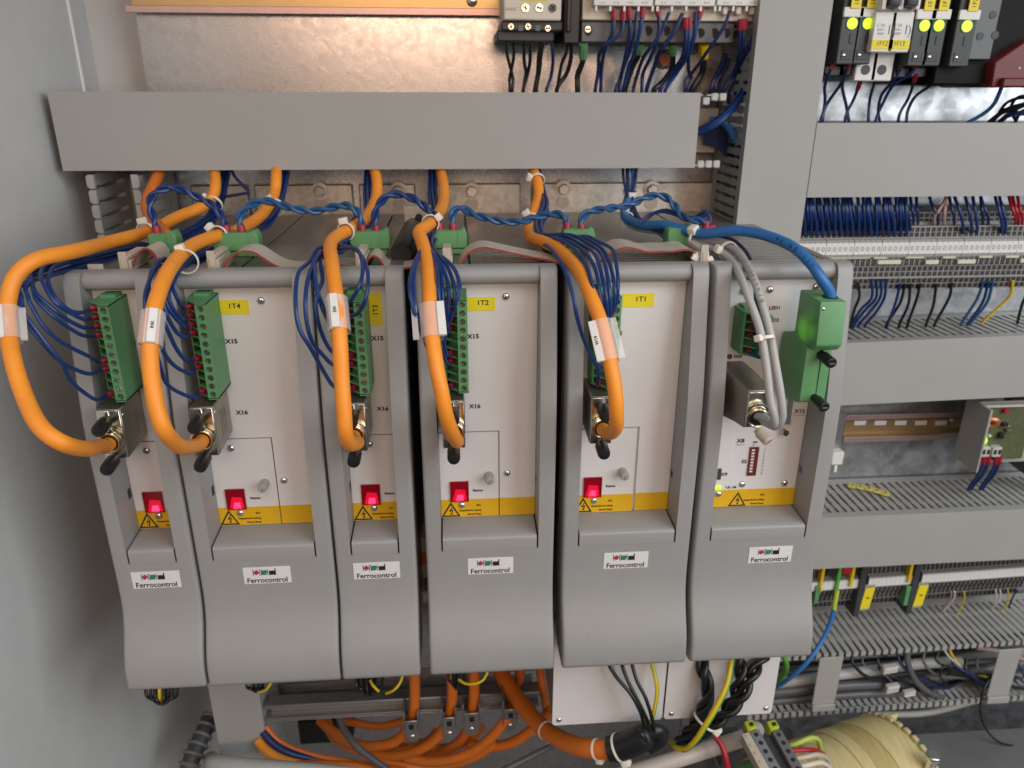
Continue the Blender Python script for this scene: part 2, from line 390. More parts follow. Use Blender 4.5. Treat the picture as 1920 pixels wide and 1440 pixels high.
# ------------------------------------------------------------------ wiring ducts
def duct(name, label, horiz, a0, a1, h0, h1, cover=None, top=None, bottom=None, pitch=0.0083, tilt=0.0, hooks=False, group=None, coat=M_DUCT):
    """a: along the duct, h: across it. horiz: a = x, h = z; upright: a = z, h = x"""
    def P(a, y, h):
        if horiz: return V((a, y, h+(a-a0)*tilt))
        return V((h, y, a))
    def bx(mb, A0, A1, y0, y1, H0, H1):
        vs = [P(a, y, h) for h in (H0, H1) for a, y in ((A0,y0),(A1,y0),(A1,y1),(A0,y1))]
        mb.add(vs, [(0,3,2,1),(4,5,6,7),(0,1,5,4),(1,2,6,5),(2,3,7,6),(3,0,4,7)])
    t = thing(name, P((a0+a1)/2, YB, h0), label, "cable duct", group)
    mb = MB(); bx(mb, a0, a1, YB-0.0025, YB-0.0003, h0+.0012, h1-.0012)
    ob("duct_base", mb, coat, t, smooth=False)
    mb = MB()
    for s, f in ((h1-.0012, top), (h0, bottom)):
        bx(mb, a0, a1, YB-0.012, YB-0.0027, s, s+.0012)
    ob("side_wall", mb, coat, t, smooth=False)
    if cover:
        c0, c1 = cover; mb = MB()
        poly = [(YD, h0-.001), (YD, h1+.001), (YD+.009, h1+.001), (YD+.009, h1-.0002), (YD+.0014, h1-.0002), (YD+.0014, h0+.0002), (YD+.009, h0+.0002), (YD+.009, h0-.001)]
        n = len(poly)
        vs = [P(c0, y, h) for y, h in poly]+[P(c1, y, h) for y, h in poly]
        mb.add(vs, [(0,1,4,5),(1,2,3,4),(5,6,7,0),(n+1,n,n+5,n+4),(n+2,n+1,n+4,n+3),(n+6,n+5,n,n+7)]+[(i,(i+1)%n,n+(i+1)%n,n+i) for i in range(n)])
        ob("duct_cover", mb, coat, t, smooth=False)
    for s, rng in ((1, top), (0, bottom)):
        if not rng: continue
        mb = MB()
        h = h1-.0014 if s else h0+.0002
        w0 = pitch*0.5; g1, g2 = 0.0016, 0.0007     # slot half widths: wide and pinched
        y0, y1 = (YD+.0018 if not hooks else YD), YB-.0125
        yy = [y0, y0+.016, y0+.021, y0+.026, y0+.044, y0+.049, y0+.054, y1]
        gg = [g1, g1, g2, g1, g1, g2, g1, g1]
        lft = [(-w0+g, y) for g, y in zip(gg, yy)]; rgt = [(w0-g, y) for g, y in zip(gg, yy)]
        poly = lft+rgt[::-1]; n = len(poly)
        vs = []
        def R(a, y, hh): return V((a, y, hh)) if horiz else V((hh, y, a))
        for hh in (0, .0012):
            vs += [R(a, y, hh) for a, y in poly]
        fs = [(i,(i+1)%n,n+(i+1)%n,n+i) for i in range(n)]
        for i in range(len(lft)-1):
            q = n-1-i
            fs += [(i, q, q-1, i+1), (n+i, n+i+1, n+q-1, n+q)]
        mb.add(vs, fs)
        if hooks:
            d = -1 if s else 1; gh = g1 if horiz else .0005
            z0, z1 = sorted((0 if s else .0012, (0 if s else .0012)+d*.0045))
            mb.add([R(a, y, hh) for hh in (z0, z1) for a, y in ((-w0+gh, y0), (w0-gh, y0), (w0-gh, y0+.003), (-w0+gh, y0+.003))],
                   [(0,3,2,1),(4,5,6,7),(0,1,5,4),(1,2,6,5),(2,3,7,6),(3,0,4,7)])
        k0 = math.ceil((rng[0]-a0)/pitch); k1 = int((rng[1]-a0)/pitch)
        first = None
        for k in range(k0, k1):
            a = a0+(k+.5)*pitch
            if first is None:
                Lp = P(a, 0, h)
                m2 = MB(); m2.add([V(v)+Lp for v in mb.v], mb.f)
                first = ob("duct_finger", m2, coat if not hooks else M_DUCTL if False else coat, t, smooth=False); pa = a
            else:
                share("duct_finger", first, P(a, 0, h)-P(pa, 0, h), t)
    return t

duct("cable_duct", "long grey closed cable duct above the row of drives", True, -0.300, 0.216, 0.047, 0.1022, cover=(-0.3005, 0.1962), top=(-0.30, 0.217), bottom=(0.186, 0.217), pitch=0.0100)
for s_, z_ in ((1, .0990), (0, .0475)):
    for k in range(2+0*s_): pass
    f0 = None
    for k in range(3):
        b_ = MB().box(.1985+k*.0067, .1985+k*.0067+.0058, YD+.001, YD+.006, z_-.002-(.003 if s_ and k == 0 else 0), z_+.0040-(.003 if s_ and k == 0 else 0))
        ob("finger_tip", b_, M_DUCTL, D.objects["cable_duct"], bevel=.0009)
duct("cable_duct", "upright grey closed cable duct right of the six drives", False, -0.47, 0.26, 0.2372, 0.2925, cover=(-0.47, 0.26), bottom=(-0.03, 0.20))
duct("cable_duct", "grey closed cable duct under the circuit breakers on the right", True, 0.2942, 0.80, 0.0225, 0.0795, cover=(0.2942, 0.80), top=(0.2942, 0.62), pitch=0.0100)
duct("cable_duct", "middle grey closed cable duct below the upper terminal row", True, 0.295, 0.80, -0.1695, -0.1100, cover=(0.295, 0.80), top=(0.297, 0.62), tilt=0.022)
duct("cable_duct", "grey closed cable duct with a yellow strip lying on top", True, 0.295, 0.80, -0.3500, -0.2915, cover=(0.295, 0.80), top=(0.297, 0.64), tilt=0.006)
duct("cable_duct", "open grey cable duct full of grey cables at the lower right", True, 0.300, 0.80, -0.5480, -0.4620, top=(0.302, 0.68), bottom=(0.302, 0.68), tilt=0.022, hooks=True)
# the upright ducts at the left, behind and below the drives
duct("cable_duct", "narrow upright grey duct in the dark corner behind the leftmost drive", False, -0.06, 0.10, -0.2850, -0.2450, top=(-0.06, 0.05), bottom=(-0.06, 0.05), pitch=0.0115, hooks=True)
t = thing("cable_duct", (-0.214, 0.10, -0.52), "short upright grey closed duct below the leftmost drives", "cable duct")
ob("duct_cover", MB().box(-0.2385, -0.1935, 0.100, 0.1015, -0.555, -0.30), M_DUCT, t, bevel=0.0008)
ob("side_wall", MB().box(-0.1950, -0.1935, 0.1017, 0.16, -0.555, -0.30), M_DUCT, t, smooth=False)
ob("side_wall", MB().box(-0.2385, -0.2370, 0.1017, 0.16, -0.555, -0.30), M_DUCT, t, smooth=False)
# straps that hold the cables in the open duct
for x, y, lab in ((1558, 1240, "grey plastic retaining strap across the open duct near its left end"), (1893, 1225, "grey plastic retaining strap across the open duct at the right edge")):
    p = at(x, y, YD-0.002); q = at(x, y+78, YD-0.002)
    s = ob("retaining_strap", MB().box(p.x-.013, p.x+.013, YD-.003, YD-.0015, q.z, p.z+.006).box(p.x-.013, p.x+.013, YD-.006, YD-.0031, q.z-.008, q.z+.001), M_DUCT, bevel=0.0006)
    tag(s, lab, "strap", "straps across the open duct")

# ------------------------------------------------------------------ the drives
FRONT = [(-.0055,.0026),(-.0090,.0022),(-.0112,.0005),(-.0128,-.004),(-.0158,-.026),(-.0192,-.049),(-.0224,-.072),(-.0242,-.088),(-.0250,-.108),(-.0250,-.150),(-.0250,-.1905)]
LOWER = [(-.0250,-.1905),(-.0250,-.206),(-.0254,-.218),(-.0268,-.2285),(-.0294,-.2375),(-.0331,-.2465),(-.0368,-.2545),(-.0396,-.2625),(-.0408,-.2690),(-.0412,-.2745),(-.0413,-.2785),(-.0412,-.2800),(-.0405,-.2820),(-.0388,-.2833),(-.0360,-.2838),(-.0280,-.2838)]

def rounded_bar(mb, prof, back, x0, x1, r0, r1):
    """bar along x with front profile prof and its outer front edges rounded by r0 / r1"""
    def sec(x, dy): return [V((x, y+dy, z)) for y, z in prof]+[V((x, b, z)) for b, z in back]
    st = []
    if r0: st += [(x0, r0), (x0+.12*r0, .52*r0), (x0+.35*r0, .2*r0), (x0+.65*r0, .05*r0), (x0+r0, 0)]
    else: st += [(x0, 0)]
    if r1: st += [(x1-r1, 0), (x1-.65*r1, .05*r1), (x1-.35*r1, .2*r1), (x1-.12*r1, .52*r1), (x1, r1)]
    else: st += [(x1, 0)]
    mb.loft([sec(x, dy) for x, dy in st])
    return mb

def screw(parent, c, r=0.0026, name="screw", rot=0.4):
    c = V(c)
    s = ob(name, MB().dome(c, (0,-1,0), r, r*0.62, 16, 4), M_STEEL, parent)
    mb = MB()
    for k in range(2):
        a = rot+k*math.pi/2; u = V((math.cos(a), 0, math.sin(a))); n = V((-math.sin(a), 0, math.cos(a)))
        mb.obox(c+V((0, -r*.5, 0)), u*r*.55, V((0, r*.16, 0)), n*r*.13)
    ob("slot", mb, M_INKG, s, smooth=False)
    return s

def logo(parent, xc, zc, y):
    pl = ob("maker_label", MB().box(xc-.0158, xc+.0158, y-.0004, y-.00005, zc-.0066, zc+.0066), M_LABEL, parent, bevel=.0001)
    yy = y-.00045
    text("lettering", "Ferrocontrol", (xc-.0002, yy, zc-.0036), .0040, M_INK, pl, wmax=.0268, bold=.012)
    mb = MB(); g = .0039; x = xc-.0092; zz = zc+.0026; S = 1.18
    def q(mb, pts): mb.add([(x+(px-x)*S, yy-.00012, zz+(pz-zz)*S) for px, pz in pts], [tuple(range(len(pts)))])
    for k in range(2):
        for e in (0, .0036):
            q(mb, [(x+k*g*1.16+e, zz-.0021), (x+k*g*1.16+e+.00035, zz-.0021), (x+k*g*1.16+e+.00035, zz+.0021), (x+k*g*1.16+e, zz+.0021)])
    k2 = x+2*g*1.16
    q(mb, [(k2, zz-.0020), (k2+.0039, zz-.0020), (k2+.0039, zz+.0024), (k2+.0033, zz+.0024), (k2+.0033, zz+.0009), (k2, zz+.0009)])
    ob("emblem_black", mb, M_INK, pl, smooth=False)
    mb = MB(); c = x+.00195; q(mb, [(c-.0020, zz), (c-.0003, zz-.0019), (c+.0019, zz-.0002), (c+.0002, zz+.0018)]); ob("emblem_red", mb, M_LRED, pl, smooth=False)
    mb = MB(); c = x+g*1.16+.00195; q(mb, [(c-.0017, zz-.0018), (c+.0008, zz-.0019), (c+.0016, zz+.0001), (c+.0011, zz+.0015), (c-.0014, zz+.0012)]); ob("emblem_green", mb, M_LGRN, pl, smooth=False)

def tri(parent, xa, zt, zb, y):
    """warning triangle with a lightning bolt"""
    h = zt-zb; hw = h*.575; w_ = h*.09
    def q(mb, pts): mb.add([(px, y, pz) for px, pz in pts], [tuple(range(len(pts)))])
    mb = MB()
    A = (xa, zt); B = (xa-hw, zb); C = (xa+hw, zb)
    a = (xa, zt-w_*2.1); b = (xa-hw+w_*1.75, zb+w_); c = (xa+hw-w_*1.75, zb+w_)
    q(mb, [A, B, b, a]); q(mb, [B, C, c, b]); q(mb, [C, A, a, c])
    s = h/12
    q(mb, [(xa+.4*s, zt-4.2*s), (xa-1.3*s, zb+4.2*s), (xa-.7*s, zb+3.9*s), (xa+1.0*s, zt-4.4*s)])
    q(mb, [(xa-1.3*s, zb+4.4*s), (xa-.9*s, zb+3.9*s), (xa+1.6*s, zb+5.4*s), (xa+1.2*s, zb+6.0*s)])
    q(mb, [(xa+1.0*s, zb+5.6*s), (xa+1.7*s, zb+5.4*s), (xa+.7*s, zb+2.2*s), (xa+.1*s, zb+2.4*s)])
    q(mb, [(xa+.2*s, zb+1.3*s), (xa-.7*s, zb+2.9*s), (xa+1.4*s, zb+2.7*s)])
    return ob("warning_triangle", mb, M_INK, parent, smooth=False)

GRP = "servo drives mounted side by side"
ZT, ZB = -.0082, -.1785
def drive(x0, w, label, psu=False, name="servo_drive", tagtxt=None, cover_x=None, gap_y=0.0, vents=None):
    x1 = x0+w; xl = x0+.0104; xr = x1-.0108
    t = thing(name, (x0+w/2, 0.1, -.283), label, "servo drive" if not psu else "power supply", GRP)
    # ---- housing
    hx0, hx1 = x0+.0016, x1-.0016
    ob("housing", MB().box(hx0, hx1, .0035, .232, -.279, -.0065), M_HOUS, t, bevel=.0006)
    mb = MB(); seam = vents[0] if vents else x0+(.042 if w > .06 else .03)
    mb.box(hx0, seam, .0035, .232, -.0062, 0.0)
    if vents:
        mb.box(seam+.0016, hx1, vents[2], .232, -.0062, 0.0)
        mb.box(seam+.0016, seam+.010, .0035, vents[2], -.0062, 0.0); mb.box(hx1-.006, hx1, .0035, vents[2], -.0062, 0.0)
    else: mb.box(seam+.0016, hx1, .0035, .232, -.0062, 0.0)
    ob("top_plate", mb, M_HOUS, t, bevel=.0004)
    if vents:
        ob("painted_vent_shade", MB().box(seam+.0102, hx1-.0062, .0040, vents[2]-.0002, -.0063, -.0036), M_INNER, t, smooth=False)  # near-black plate paints the shade below the vent slats
        y = .0045; first = None
        while y < vents[2]-.004:
            if first is None: first = ob("vent_slat", MB().box(seam+.010, hx1-.006, y, y+.0034, -.0030, -.0004), M_HOUS, t, bevel=.0003); py = y
            else: share("vent_slat", first, (0, y-py, 0), t)
            y += .0072
    fl = ob("mounting_flange", MB().box(hx0, hx1-.001, .2325, .2368, -.02, .0262), M_ZINC2, t, bevel=.001)
    # ---- grey front frame
    mb = MB()
    back = [(.0030, -.2838), (.0030, .0026)]
    rounded_bar(mb, FRONT+LOWER[1:], back, x0, xl, .0024, 0)
    rounded_bar(mb, FRONT+LOWER[1:], back, xr, x1, 0, .0024)
    rounded_bar(mb, LOWER, [(.0030, -.2838), (.0030, -.1905)], xl, xr, 0, 0)
    ob("front_frame", mb, M_FRAME, t, ang=50)
    sl = .0012
    tong = [(.0030,ZB),(-.0030,ZB-.0002),(-.0120,ZB-.0007),(-.0200,ZB-.0013),(-.0236,ZB-.0018),(-.0247,ZB-.0026),(-.0250,ZB-.0038),(-.0250,-.1904)]
    mb = MB(); mb.prism(tong+[(.0030,-.1904)], 'x', xl+sl, xr-sl)
    ob("shelf", mb, M_FRAME, t, ang=50)
    gp = [(y+.0012, z-.0010) for y, z in tong[1:-1]]; gp = [(.0028, ZB-.0010)]+gp+[(-.0238, -.1903), (.0028, -.1903)]
    mb = MB(); mb.prism(gp, 'x', xl+.00005, xl+sl-.00005); mb.prism(gp, 'x', xr-sl+.00005, xr-.00005)
    ob("shelf_gap_shade", mb, M_INNER, t, smooth=False)  # near-black filling paints the shade inside the slits beside the shelf
    ra = [(.0030,.0026)]+[(-.0040-.0058*math.sin(math.pi*k/10), -.0030+.0056*math.cos(math.pi*k/10)) for k in range(11)]+[(.0030,-.0086)]
    mb = MB(); mb.prism(ra, 'x', xl+.0003, xr-.0003)
    r_ = ob("top_rail", mb, M_FRAME, t, ang=50)
    mb = MB()
    for xx in ((xr-.0125, xr-.0115) if w > .06 else (xr-.009,)): mb.box(xx, xx+.0004, -.0078, -.0070, -.0012, .0012)
    ob("moulded_tick", mb, M_INK, r_, smooth=False)
    # ---- white front panel with its access cover
    d = .0016; cz = -.1122; g = .00035
    px0, px1 = xl+.0002, xr-.0002
    if psu:
        panel = ob("front_panel", MB().box(px0, px1, 0, d, ZB+.0002, ZT), M_PANEL, t, bevel=.0001)
        strips = [(panel, px0, px1)]
    else:
        cx = cover_x if cover_x else px1
        mb = MB().box(px0, px1, 0, d, cz+g, ZT)
        if cover_x: mb.box(cx+g+gap_y, px1, 0, d, ZB+.0002, cz+g-.000001)
        panel = ob("front_panel", mb, M_PANEL, t, smooth=False)
        cov = ob("access_cover", MB().box(px0, cx-g, -.0002-gap_y*.4, d-.0002-gap_y*.4, ZB+.0002, cz-g-gap_y*.2), M_PANEL, t, smooth=False)
        ob("cover_recess", MB().box(px0, px1, d+.0004, d+.0012, ZB, cz+.003), M_INNER if not gap_y else M_PANEL, t, smooth=False)
        strips = [(cov, px0, cx-g)]+([(panel, cx+g+gap_y, px1)] if cover_x else [])
    yp = 0 if psu else -.0002-gap_y*.4
    zs = -.1641
    for k, (par, a, b) in enumerate(strips):
        y_ = yp if k == 0 else 0
        st = ob("warning_strip", MB().box(a, b, y_-.0002, y_-.00002, ZB+.0004, zs), M_STRIP, t, smooth=False)
        if k == 0:
            xa = x0+(.0374 if psu else .0174); tri(st, xa, -.1660, -.1777, y_-.0003)
            tx = x0+(.0574 if psu else .0388)
            lim = tx <= b+.001
            text("lettering", "ERC", (tx, y_-.0002, -.1690), .0013, M_INKB, st, bold=.03, wmax=.0032, align='RIGHT')
            text("lettering", "Gespeicherte Ladung", (tx, y_-.0002, -.1729), .0014, M_INKB, st, bold=.03, wmax=.0155, align='RIGHT')
            text("lettering", "Stored Charge", (tx, y_-.0002, -.1760), .0014, M_INKB, st, bold=.03, wmax=.0097, align='RIGHT')
    if not psu:
        text("terminal_marking", "X15", (x0+.0350, 0, -.0440), .0029, M_INK, panel, bold=.028, sx=1.1)
        text("terminal_marking", "X16", (x0+.0354, 0, -.0932), .0029, M_INK, panel, bold=.028, sx=1.1)
        text("status_marking", "Status", (x0+.0366, yp, -.1572), .0018, M_INK, cov, bold=.03, wmax=.0070)
        # ---- red status display: a deep window with a lit segment at its foot
        a, b, z0, z1 = x0+.0176, x0+.0299, -.1650, -.1499
        y0 = yp-.0002
        wn = ob("status_window", MB().box(a, b, y0-.0001, y0, z0, z1), M_WIN, t, smooth=False)
        ob("glow_patch", MB().prism([(a+.0012, z0+.0002), (b-.0010, z0+.0002), (b-.0022, z0+.0085), (a+.0034, z0+.0092)], 'y', y0-.0003, y0-.00015), M_GLOW2, wn, smooth=False)
        ob("lit_segment", MB().prism([(a+.0036, z0+.0003), (b-.0034, z0+.0003), (b-.0036, z0+.0046), (a+.0048, z0+.0048)], 'y', y0-.0005, y0-.00032), M_GLOW, wn, smooth=False)
        ob("window_pane", MB().box(a+.0002, b-.0002, y0-.0012, y0-.0008, z0+.0002, z1-.0002), M_PANE, wn, smooth=False)
        fr = MB()
        for A in ((a-.0003, b+.0003, z1, z1+.0003), (a-.0003, b+.0003, z0-.0003, z0)): fr.box(A[0], A[1], y0-.0013, y0, A[2], A[3])
        for A in ((a-.0003, a, z0, z1), (b, b+.0003, z0, z1)): fr.box(A[0], A[1], y0-.0013, y0, A[2], A[3])
        ob("window_frame", fr, M_WIN, wn, smooth=False)
        for c in ((.0252, -.1190), (.0252, -.1686))+(((.0565, -.0180), (.0572, -.1446)) if w > .06 and not gap_y else ()):
            screw(t, (x0+c[0], yp-.0001 if c[0] < .05 else 0, c[1]), rot=RND.uniform(0, 1.5))
        if w > .06:
            c = V((x0+.0446, yp, -.1457))
            th = ob("thumb_screw", MB().cyl(c, c+V((0,-.0085,0)), .0031, 18).cyl(c+V((0,-.0085,0)), c+V((0,-.0092,0)), .0028, 18, .0023), M_THUMB, t)
            ob("slot", MB().box(c.x-.0003, c.x+.0003, c.y-.0095, c.y-.0090, c.z-.0022, c.z+.0004), M_INKG, th, smooth=False)
    if tagtxt:
        s, A, B, za, zb_, vert = tagtxt
        tg = ob("name_tag", MB().box(x0+A, x0+B, -.0003, -.00002, zb_, za), M_YEL, t, smooth=False)
        c = (x0+(A+B)/2+(.0016 if not vert else 0), -.0003, (za+zb_)/2+(.0010 if not vert else 0))
        if vert: text("lettering", s, c, .0032, M_INK, tg, right=(0,0,1), up=(-1,0,0), bold=.012)
        else: text("lettering", s, c, .0032, M_INK, tg, bold=.012, sx=1.1)
    if not psu: logo(t, x0+w/2, -.2032, -.0250)
    else: logo(t, x0+.0560, -.2035, -.0250)
    # latch hole in the cheek of the frame
    if w < .06 or x0 < -.1: ob("latch_notch", MB().box(xl-.0002, xl+.0001, -.0060, -.0015, -.1520, -.1450), M_INK, t, smooth=False)
    else: ob("latch_notch", MB().box(xr-.0001, xr+.0002, -.0060, -.0015, -.1500, -.1450), M_INK if not psu else M_TEAL, t, smooth=False)
    return t, panel, fl

MX = [-.2334, -.1786, -.0868, -.0254, .0688, .1622]
ordin = ["first", "second", "third", "fourth", "fifth", "sixth"]
DRV = [
 drive(MX[0], .0530, "leftmost drive, narrow, next to the cabinet side wall, no yellow tag"),
 drive(MX[1], .0902, "wide grey drive with yellow 1T4 tag on its white panel", cover_x=MX[1]+.0523, tagtxt=("1T4", .0285, .0487, -.0172, -.0266, False)),
 drive(MX[2], .0542, "narrow grey drive with sideways yellow 1T3 tag", tagtxt=("1T3", .0307, .0391, -.0144, -.0356, True)),
 drive(MX[3], .0880, "wide grey drive with yellow 1T2 tag right of the dark gap", cover_x=MX[3]+.0516, tagtxt=("1T2", .0314, .0496, -.0180, -.0270, False), vents=(MX[3]+.033, 0, .058)),
 drive(MX[4], .0902, "wide grey drive with yellow 1T1 tag and a cover standing ajar", cover_x=MX[4]+.0535, gap_y=.0012, tagtxt=("1T1", .0381, .0587, -.0173, -.0264, False), vents=(MX[4]+.026, 0, .060)),
 drive(MX[5], .0906, "rightmost unit with two green lights, DIP switch and big green plug", psu=True, name="power_supply", vents=(MX[5]+.020, 0, .085)),
]
for i, fx in enumerate((600, None, 747, 884, 1056, 1222)):
    if fx is None: continue
    c = at(fx, (358, 0, 357, 358, 354, 355)[i], .2322)
    b = thing("flange_bolt", c, "bolt head on the back flange above the %s" % ("unit with the 1T4 tag", "", "unit with the 1T3 tag", "unit with the 1T2 tag", "unit with the 1T1 tag", "rightmost unit")[i], "bolt", "bolts along the back flanges")
    ob("washer", MB().cyl(c, c+V((0,-.0012,0)), .0075, 20), M_ZINC2, b)
    ob("bolt_head", MB().cyl(c+V((0,-.0013,0)), c+V((0,-.0065,0)), .0052, 6), M_STEEL, b, bevel=.0006)
    ob("key_hole", MB().cyl(c+V((0,-.0001,-.012)), c+V((0,-.0006,-.012)), .006, 18), M_HOUS, b)

# ---- what stands on the face of the power supply
PT, PP, _ = DRV[5]; X6 = MX[5]
for c in ((.0417,-.0163),(.0724,-.0150),(.0240,-.0170),(.0396,-.1600),(.0711,-.1601),(.0229,-.1672)):
    screw(PT, (X6+c[0], -.0001, c[1]), rot=RND.uniform(0, 1.5))
for s, x, z, h in (("LED1",.0465,-.0286,.0021),("LED2",.0468,-.0370,.0021),("ERR",.0258,-.0620,.0021),("X8",.0344,-.1250,.0028),("X9",.0253,-.1513,.0024),("S2",.0390,-.1415,.0024),("X12",.0742,-.1035,.0026),("on",.0452,-.1262,.0020),("Uz ok",.0319,-.1619,.0020)):
    text("marking", s, (X6+x, 0, z), h*1.08, M_INK, PP, bold=.024, sx=1.1)
text("marking", "Option", (X6+.0345, 0, -.1281), .0014, M_INKG, PP, wmax=.0058)
text("marking", "Program", (X6+.0744, 0, -.1065), .0014, M_INKG, PP, wmax=.0085)
text("marking", "12345678", (X6+.0530, 0, -.1425), .0011, M_INKG, PP, right=(0,0,-1), up=(1,0,0), wmax=.021)
ob("arrow_marking", MB().add([(X6+.0435,-.0001,-.1288),(X6+.0450,-.0001,-.1282),(X6+.0450,-.0001,-.1294)], [(0,1,2)]), M_INK, PP, smooth=False)
mb = MB(); mb.cyl((X6+.0197,0,-.0619), (X6+.0197,-.0008,-.0619), .0019, 16); ob("error_lamp", mb, mat("unlit_red_lamp", (.12,.01,.01), .3, vary=0), PT)
dp = ob("dip_switch", MB().box(X6+.0420, X6+.0485, -.0012, 0, -.1528, -.1302), M_DRED, PT, bevel=.0002)
for k in range(8): ob("switch_lever", MB().box(X6+.0430, X6+.0452, -.0018, -.0012, -.1328-k*.0024, -.1316-k*.0024), M_LABEL, dp, smooth=False)
ob("blank_plate", MB().box(X6+.0118, X6+.0290, -.0006, 0, -.1450, -.1120), M_PANEL, PT, bevel=.0001)
ob("port_socket", MB().box(X6+.0206, X6+.0231, -.0010, 0, -.1553, -.1465), M_DARK, PT, bevel=.0002)
for k in range(2): ob("status_led", MB().dome((X6+.0196+k*.0030, -.0002, -.1622+k*.0003), (0,-1,0), .0016, .0016, 14, 4), M_LED, PT)
ds = ob("serial_socket", MB().prism([(X6+.0612,-.0885),(X6+.0682,-.0905),(X6+.0682,-.1135),(X6+.0612,-.1155)], 'y', -.0045, 0), M_BEIGE, PT, bevel=.0012, seg=2)
ob("socket_opening", MB().box(X6+.0626, X6+.0666, -.0047, -.0040, -.1115, -.0925), M_DGREY, ds, smooth=False)
for z in (-.0855, -.1180): ob("jack_nut", MB().cyl((X6+.0645,0,z), (X6+.0645,-.005,z), .0024, 6), M_NICKL, ds)

# ------------------------------------------------------------------ green X15 plugs, their wires, the X16 hoods
WHO = ["the leftmost drive", "the drive tagged 1T4", "the drive tagged 1T3", "the drive tagged 1T2", "the drive tagged 1T1"]
PITCH = .0054
def plug(x0, n, ztop, label, group, screws_up=(), name="terminal_plug"):
    """pluggable screw terminal: wires enter the sloping left face, screws on the raised right face"""
    zb = ztop-n*PITCH-.0012
    t = thing(name, (x0+.024, 0, zb), label, "terminal plug", group)
    A, B, C, Dd, E, Fp = (.0166,-.0006),(.0166,-.0172),(.0243,-.0246),(.0252,-.0279),(.0313,-.0279),(.0313,-.0006)
    def sh(p): return (x0+p[0], p[1])
    mb = MB()
    core = [sh(A), sh((.0200,-.0140)), sh((.0252,-.0200)), sh((.0252,-.0246)), sh((.0313,-.0246)), sh(Fp)]
    mb.prism(core, 'z', zb+.0002, ztop-.0002)
    full = [sh(p) for p in (A, B, C, Dd, E, Fp)]
    half = [sh(p) for p in ((.0200,-.0138), B, C, (.0252,-.0250), (.0252,-.0200))]
    mb.prism(full, 'z', ztop-.0009, ztop); mb.prism(full, 'z', zb, zb+.0012)
    for k in range(1, n): mb.prism(half, 'z', ztop-.0005-k*PITCH-.00045, ztop-.0005-k*PITCH+.00045)
    # sill that bridges the entries at the outer and the inner edge
    mb.prism([sh((.0168,-.0006)), sh((.0168,-.0170)), sh((.0180,-.0183)), sh((.0186,-.0006))], 'z', zb+.0012, ztop-.0009)
    for k in range(n):
        z = ztop-.0005-(k+.5)*PITCH
        mb.holeplate((x0+.02825,-.0279,z), (1,0,0), (0,0,1), .00305, PITCH/2, .00195, .0026)
    mb.add([(x0+.0313,-.0279,zb+.0002),(x0+.0313,-.0279,ztop-.0002),(x0+.0313,-.0246,ztop-.0002),(x0+.0313,-.0246,zb+.0002)], [(0,1,2,3)])
    mb.add([(x0+.0252,-.0279,zb+.0002),(x0+.0252,-.0279,ztop-.0002),(x0+.0252,-.0246,ztop-.0002),(x0+.0252,-.0246,zb+.0002)], [(0,1,2,3)])
    # coding lug on the top
    mb.box(x0+.0195, x0+.0285, -.0100, -.0006, ztop, ztop+.0018)
    ob("housing", mb, M_GREEN, t, ang=30)
    for k in range(n):
        z = ztop-.0005-(k+.5)*PITCH; up = k in screws_up
        y = -.0279+(.0006 if up else .0021)
        s = ob("screw", MB().cyl((x0+.02825,y+.0006,z), (x0+.02825,y,z), .00165, 14), M_STEEL if up else M_NICK, t)
        a = RND.uniform(0, 3.1); u = V((math.cos(a),0,math.sin(a))); v = V((-math.sin(a),0,math.cos(a)))
        ob("slot", MB().obox((x0+.02825, y-.00004, z), u*.0015, (0,.00004,0), v*.00025), M_INK, s, smooth=False)
    return t, [V((x0+.0215, -.0195, ztop-.0005-(k+.5)*PITCH)) for k in range(n)]

def wire(name, pts, r, material, label, group, ferrule=None, n=8, k=5, fmat=None):
    """insulated wire; ferrule = length of the coloured sleeve at its first end"""
    P = sm(path(pts), k)
    if ferrule is None:
        o = ob(name, MB().tube(P, r, n), material)
        return tag(o, label, "wire", group)
    t = thing(name, P[0], label, "wire", group)
    ob("insulation", MB().tube(P, r, n), material, t)
    d = (P[2]-P[0]).normalized()
    ob("ferrule", MB().tube([P[0]-d*.002, P[0]+d*(ferrule*.3), P[0]+d*ferrule], [r*1.5, r*1.6, r*1.45], 8), fmat or M_RED, t)
    return t

def jit(P, s): return P+V((RND.uniform(-s,s), RND.uniform(-s,s), RND.uniform(-s,s)))

USED = [0, 1, 2, 3, 6, 7, 10]
PL = []
for i in range(5):
    p, ent = plug(MX[i], 11, -.0120, "green eleven-way screw plug on %s" % WHO[i], "green X15 plugs", (4, 5, 8, 9))
    PL.append(ent)

